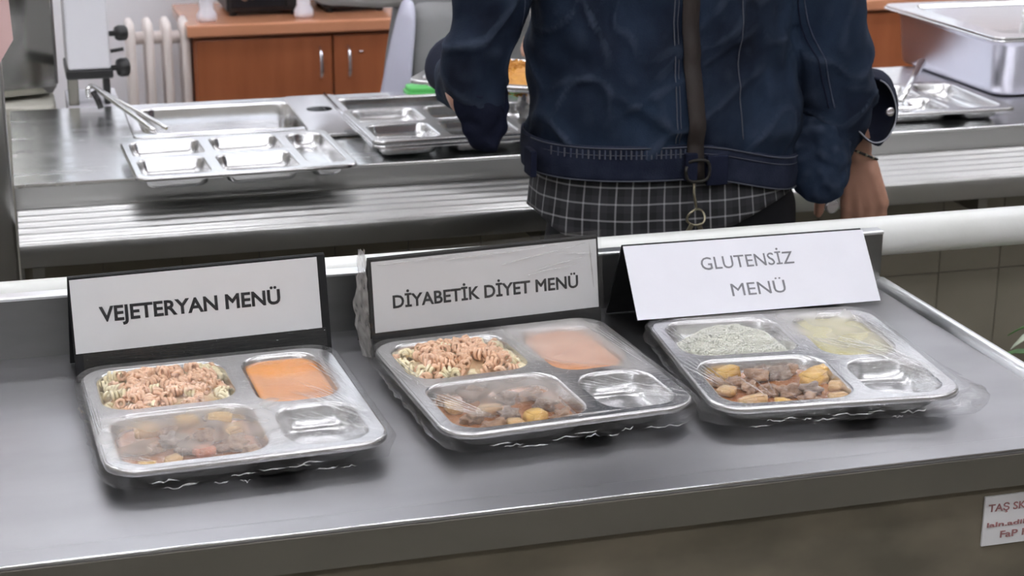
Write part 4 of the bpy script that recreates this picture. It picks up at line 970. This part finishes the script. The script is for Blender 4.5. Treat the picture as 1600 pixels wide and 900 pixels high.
sheet('cuff', rcr, DENIM_D, jk, .003, 0)
tube('cuff_edge', [r[0] for r in rcr][4:], .0014, EDGE_L, jk, 6)
lathe('button', [(.007,0),(.008,.001),(.008,.003),(.005,.004)], CHROME, jk, 12, (0,0,0)).matrix_local = Matrix.Translation((1.398,2.599,1.022)) @ Matrix.Rotation(PI/2, 4, 'X')
# left sleeve: wide open cuff and hanging flap
V = []
cc = LW+V3(-.006,.0,.012)
rows = []
for t, r in ((0,.042),(.35,.048),(.7,.053),(1,.056)):
    c0 = LE.lerp(LW, .62).lerp(cc, t); rows.append([(c0.x+r*1.0*math.cos(2*PI*j/20), c0.y+.03*math.cos(2*PI*j/20)*t, c0.z+r*.9*math.sin(2*PI*j/20)) for j in range(21)])
sheet('cuff', rows, DENIM_D, jk, .003, 1); tube('cuff_edge', [Vector(p) for p in rows[-1][:-1]], .0014, DENIM_L, jk, 6, True)
sheet('cuff', [[(.645,2.61,1.10),(.680,2.576,1.085),(.715,2.585,1.09),(.736,2.63,1.11)],[(.656,2.61,1.05),(.688,2.578,1.04),(.722,2.587,1.045),(.742,2.63,1.06)],[(.678,2.61,1.01),(.700,2.585,1.003),(.722,2.59,1.008),(.738,2.62,1.03)],[(.692,2.62,.996),(.704,2.602,.992),(.718,2.602,.994),(.728,2.62,1.0)]], DENIM_D, jk, .003, 3, .016)
# bracelet and watch-like charm
br_ = thing('bracelet', 'thin dark cord bracelet on the right wrist', 'bracelet', RW)
ring = [RW*0+V3(.033*math.cos(2*PI*k/28)+.004, .028*math.sin(2*PI*k/28), -.006-.014*math.cos(2*PI*k/28)) for k in range(28)]
tube('cord', ring, .0022, BLACKP, br_, 6, True)
for k in (19, 21, 23): lathe('bead', [(.001,-.003),(.0034,0),(.001,.003)], BRASS, br_, 8, tuple(ring[k]))
# strap with buckle and key ring
st = thing('shoulder_strap', 'dark brown leather strap hanging down the back of the denim jacket', 'strap')
pp = [(.992,1.44),(.993,1.33),(.998,1.20),(1.004,1.11),(1.010,1.02),(1.013,.985)]; hits = on_back(pp, .004)
rows = [[h+V3(-.0135,0,0), h+V3(0,-.0015,0), h+V3(.0135,0,0)] for h in hits if h.z > 1.005]; yb_ = rows[-1][1].y
rows += [[V3(1.010-.0135,yb_-.004,.99), V3(1.010,yb_-.006,.99), V3(1.010+.0135,yb_-.004,.99)], [V3(1.000,yb_-.004,.955), V3(1.013,yb_-.006,.955), V3(1.026,yb_-.004,.955)]]
sheet('strap', rows, STRAP, st, .003, 0)
tube('buckle', smooth_path([(.996,yb_-.010,.985),(1.028,yb_-.010,.985),(1.028,yb_-.010,.957),(.996,yb_-.010,.957)], 4, True), .0028, mat('buckle_dark', (.03,.028,.026), .5, .6), st, 6)
kr = thing('key_ring', 'brass key ring with keys hanging below the strap', 'key ring', (1.016, 2.497, .893))
tube('ring', [(.015*math.cos(2*PI*k/24), .004*math.sin(2*PI*k/12), .013*math.sin(2*PI*k/24)) for k in range(24)], .0019, BRASS, kr, 6, True)
tube('link', [(0,0,.016),(-.004,.002,.04),(-.004,.003,.062)], .0022, BRASS, kr, 6)
for a in (-.4, .5):
    kk = box('key', -.004, .004, -.001, .001, -.05, -.012, BRASS, kr, .0008); kk.rotation_euler = (0, a, 0)
wk = thing('key_fob', 'small round metal fob hanging by the right hip', 'fob', (1.292, 2.58, .872))
lathe('disc', [(.012,0),(.013,.001),(.013,.004),(.009,.005)], CHROME, wk, 18).rotation_euler = (PI/2, 0, 0)
tube('loop', [(.006*math.cos(2*PI*k/14), 0, .018+.006*math.sin(2*PI*k/14)) for k in range(14)], .0013, CHROME, wk, 6, True)

# ================================================================ KITCHEN WORKER
kw = thing('person', 'kitchen worker in grey overall and plastic apron behind the counter', 'person', (0,0,0))
WX, WY = 1.09, 4.17; seg = []
limb((V3(WX-.17,WY,1.36),.055),(V3(.93,WY-.02,1.07),.042),(V3(.70,WY+.0,1.06),.028)); limb((V3(WX+.17,WY,1.36),.055),(V3(WX+.22,WY-.12,1.10),.042),(V3(1.14,3.66,1.02),.028))
for sx in (-1, 1): limb((V3(WX+sx*.09,WY,.90),.085),(V3(WX+sx*.10,WY,.48),.06),(V3(WX+sx*.10,WY,.08),.042)); limb((V3(WX+sx*.10,WY,.05),.04),(V3(WX+sx*.11,WY-.15,.04),.035))
limb((V3(WX,WY,1.38),.07),(V3(WX,WY-.02,1.50),.055)); limb((V3(WX,WY-.03,1.54),.07),(V3(WX,WY-.02,1.63),.085)); limb((V3(WX,WY-.115,1.58),.012),(V3(WX,WY-.125,1.56),.015)); limb((V3(WX,WY-.07,1.53),.05),(V3(WX,WY-.09,1.515),.035))
for sx in (-1, 1): limb((V3(WX+sx*.083,WY-.02,1.56),.013),(V3(WX+sx*.087,WY-.02,1.60),.017))
hand(V3(.70,WY+.0,1.06)+V3(-.015,0,0), V3(-.95,.1,-.1), V3(.0,-.9,.3), V3(.05,.2,.95), .3, .6)
hand(V3(1.14,3.66,1.02)+V3(-.01,-.02,0), V3(-.35,-.9,-.25), V3(-.85,.35,.1), V3(-.1,-.2,.95), .35, .6)
union('body', [capsules(seg, 10), ellipse_loft([(WX,WY,.82,.16,.11),(WX,WY,1.1,.15,.105),(WX,WY,1.36,.17,.09),(WX,WY,1.41,.09,.06)])], .007, SKIN, kw, 3)
union('hair', [capsules([(V3(WX,WY+.005,1.58),V3(WX,WY,1.645),.086,.09)], 14)], .012, HAIR, kw, 3)
wf = lambda c: .008*nz3(c.x*8, c.y*5, c.z*5)
union('overall', [ellipse_loft([(WX,WY,.45,.25,.17),(WX,WY,.80,.225,.155),(WX,WY,.98,.20,.145),(WX,WY,1.1,.19,.14),(WX,WY,1.34,.20,.115),(WX,WY,1.41,.12,.08)])], .010, GREY_COAT, kw, 4, wf)
union('sleeves', [capsules([(V3(WX-.17,WY,1.34),V3(.93,WY-.02,1.06),.075,.072),(V3(.93,WY-.02,1.06),V3(.74,WY+.0,1.06),.072,.062),(V3(WX+.17,WY,1.34),V3(WX+.22,WY-.12,1.10),.075,.062),(V3(WX+.22,WY-.12,1.10),V3(1.15,3.72,1.03),.062,.05)], 16)], .009, GREY_LIGHT, kw, 4, wf)
sheet('apron', [[(WX-.19,WY-.09,1.02),(WX-.14,WY-.145,1.02),(WX,WY-.165,1.02),(WX+.14,WY-.145,1.02)],[(WX-.235,WY-.09,.84),(WX-.18,WY-.155,.84),(WX,WY-.18,.84),(WX+.16,WY-.155,.84)],[(WX-.28,WY-.08,.60),(WX-.2,WY-.165,.60),(WX,WY-.19,.60),(WX+.18,WY-.165,.60)]], GREY_COAT, kw, .003)
sheet('apron_edge', [[(WX-.20,WY-.085,1.03),(WX-.188,WY-.115,1.025),(WX-.168,WY-.135,1.02)],[(WX-.245,WY-.085,.84),(WX-.22,WY-.135,.84),(WX-.195,WY-.158,.84)],[(WX-.29,WY-.08,.60),(WX-.25,WY-.14,.60),(WX-.215,WY-.17,.60)]], LILAC_PL, kw, .003)
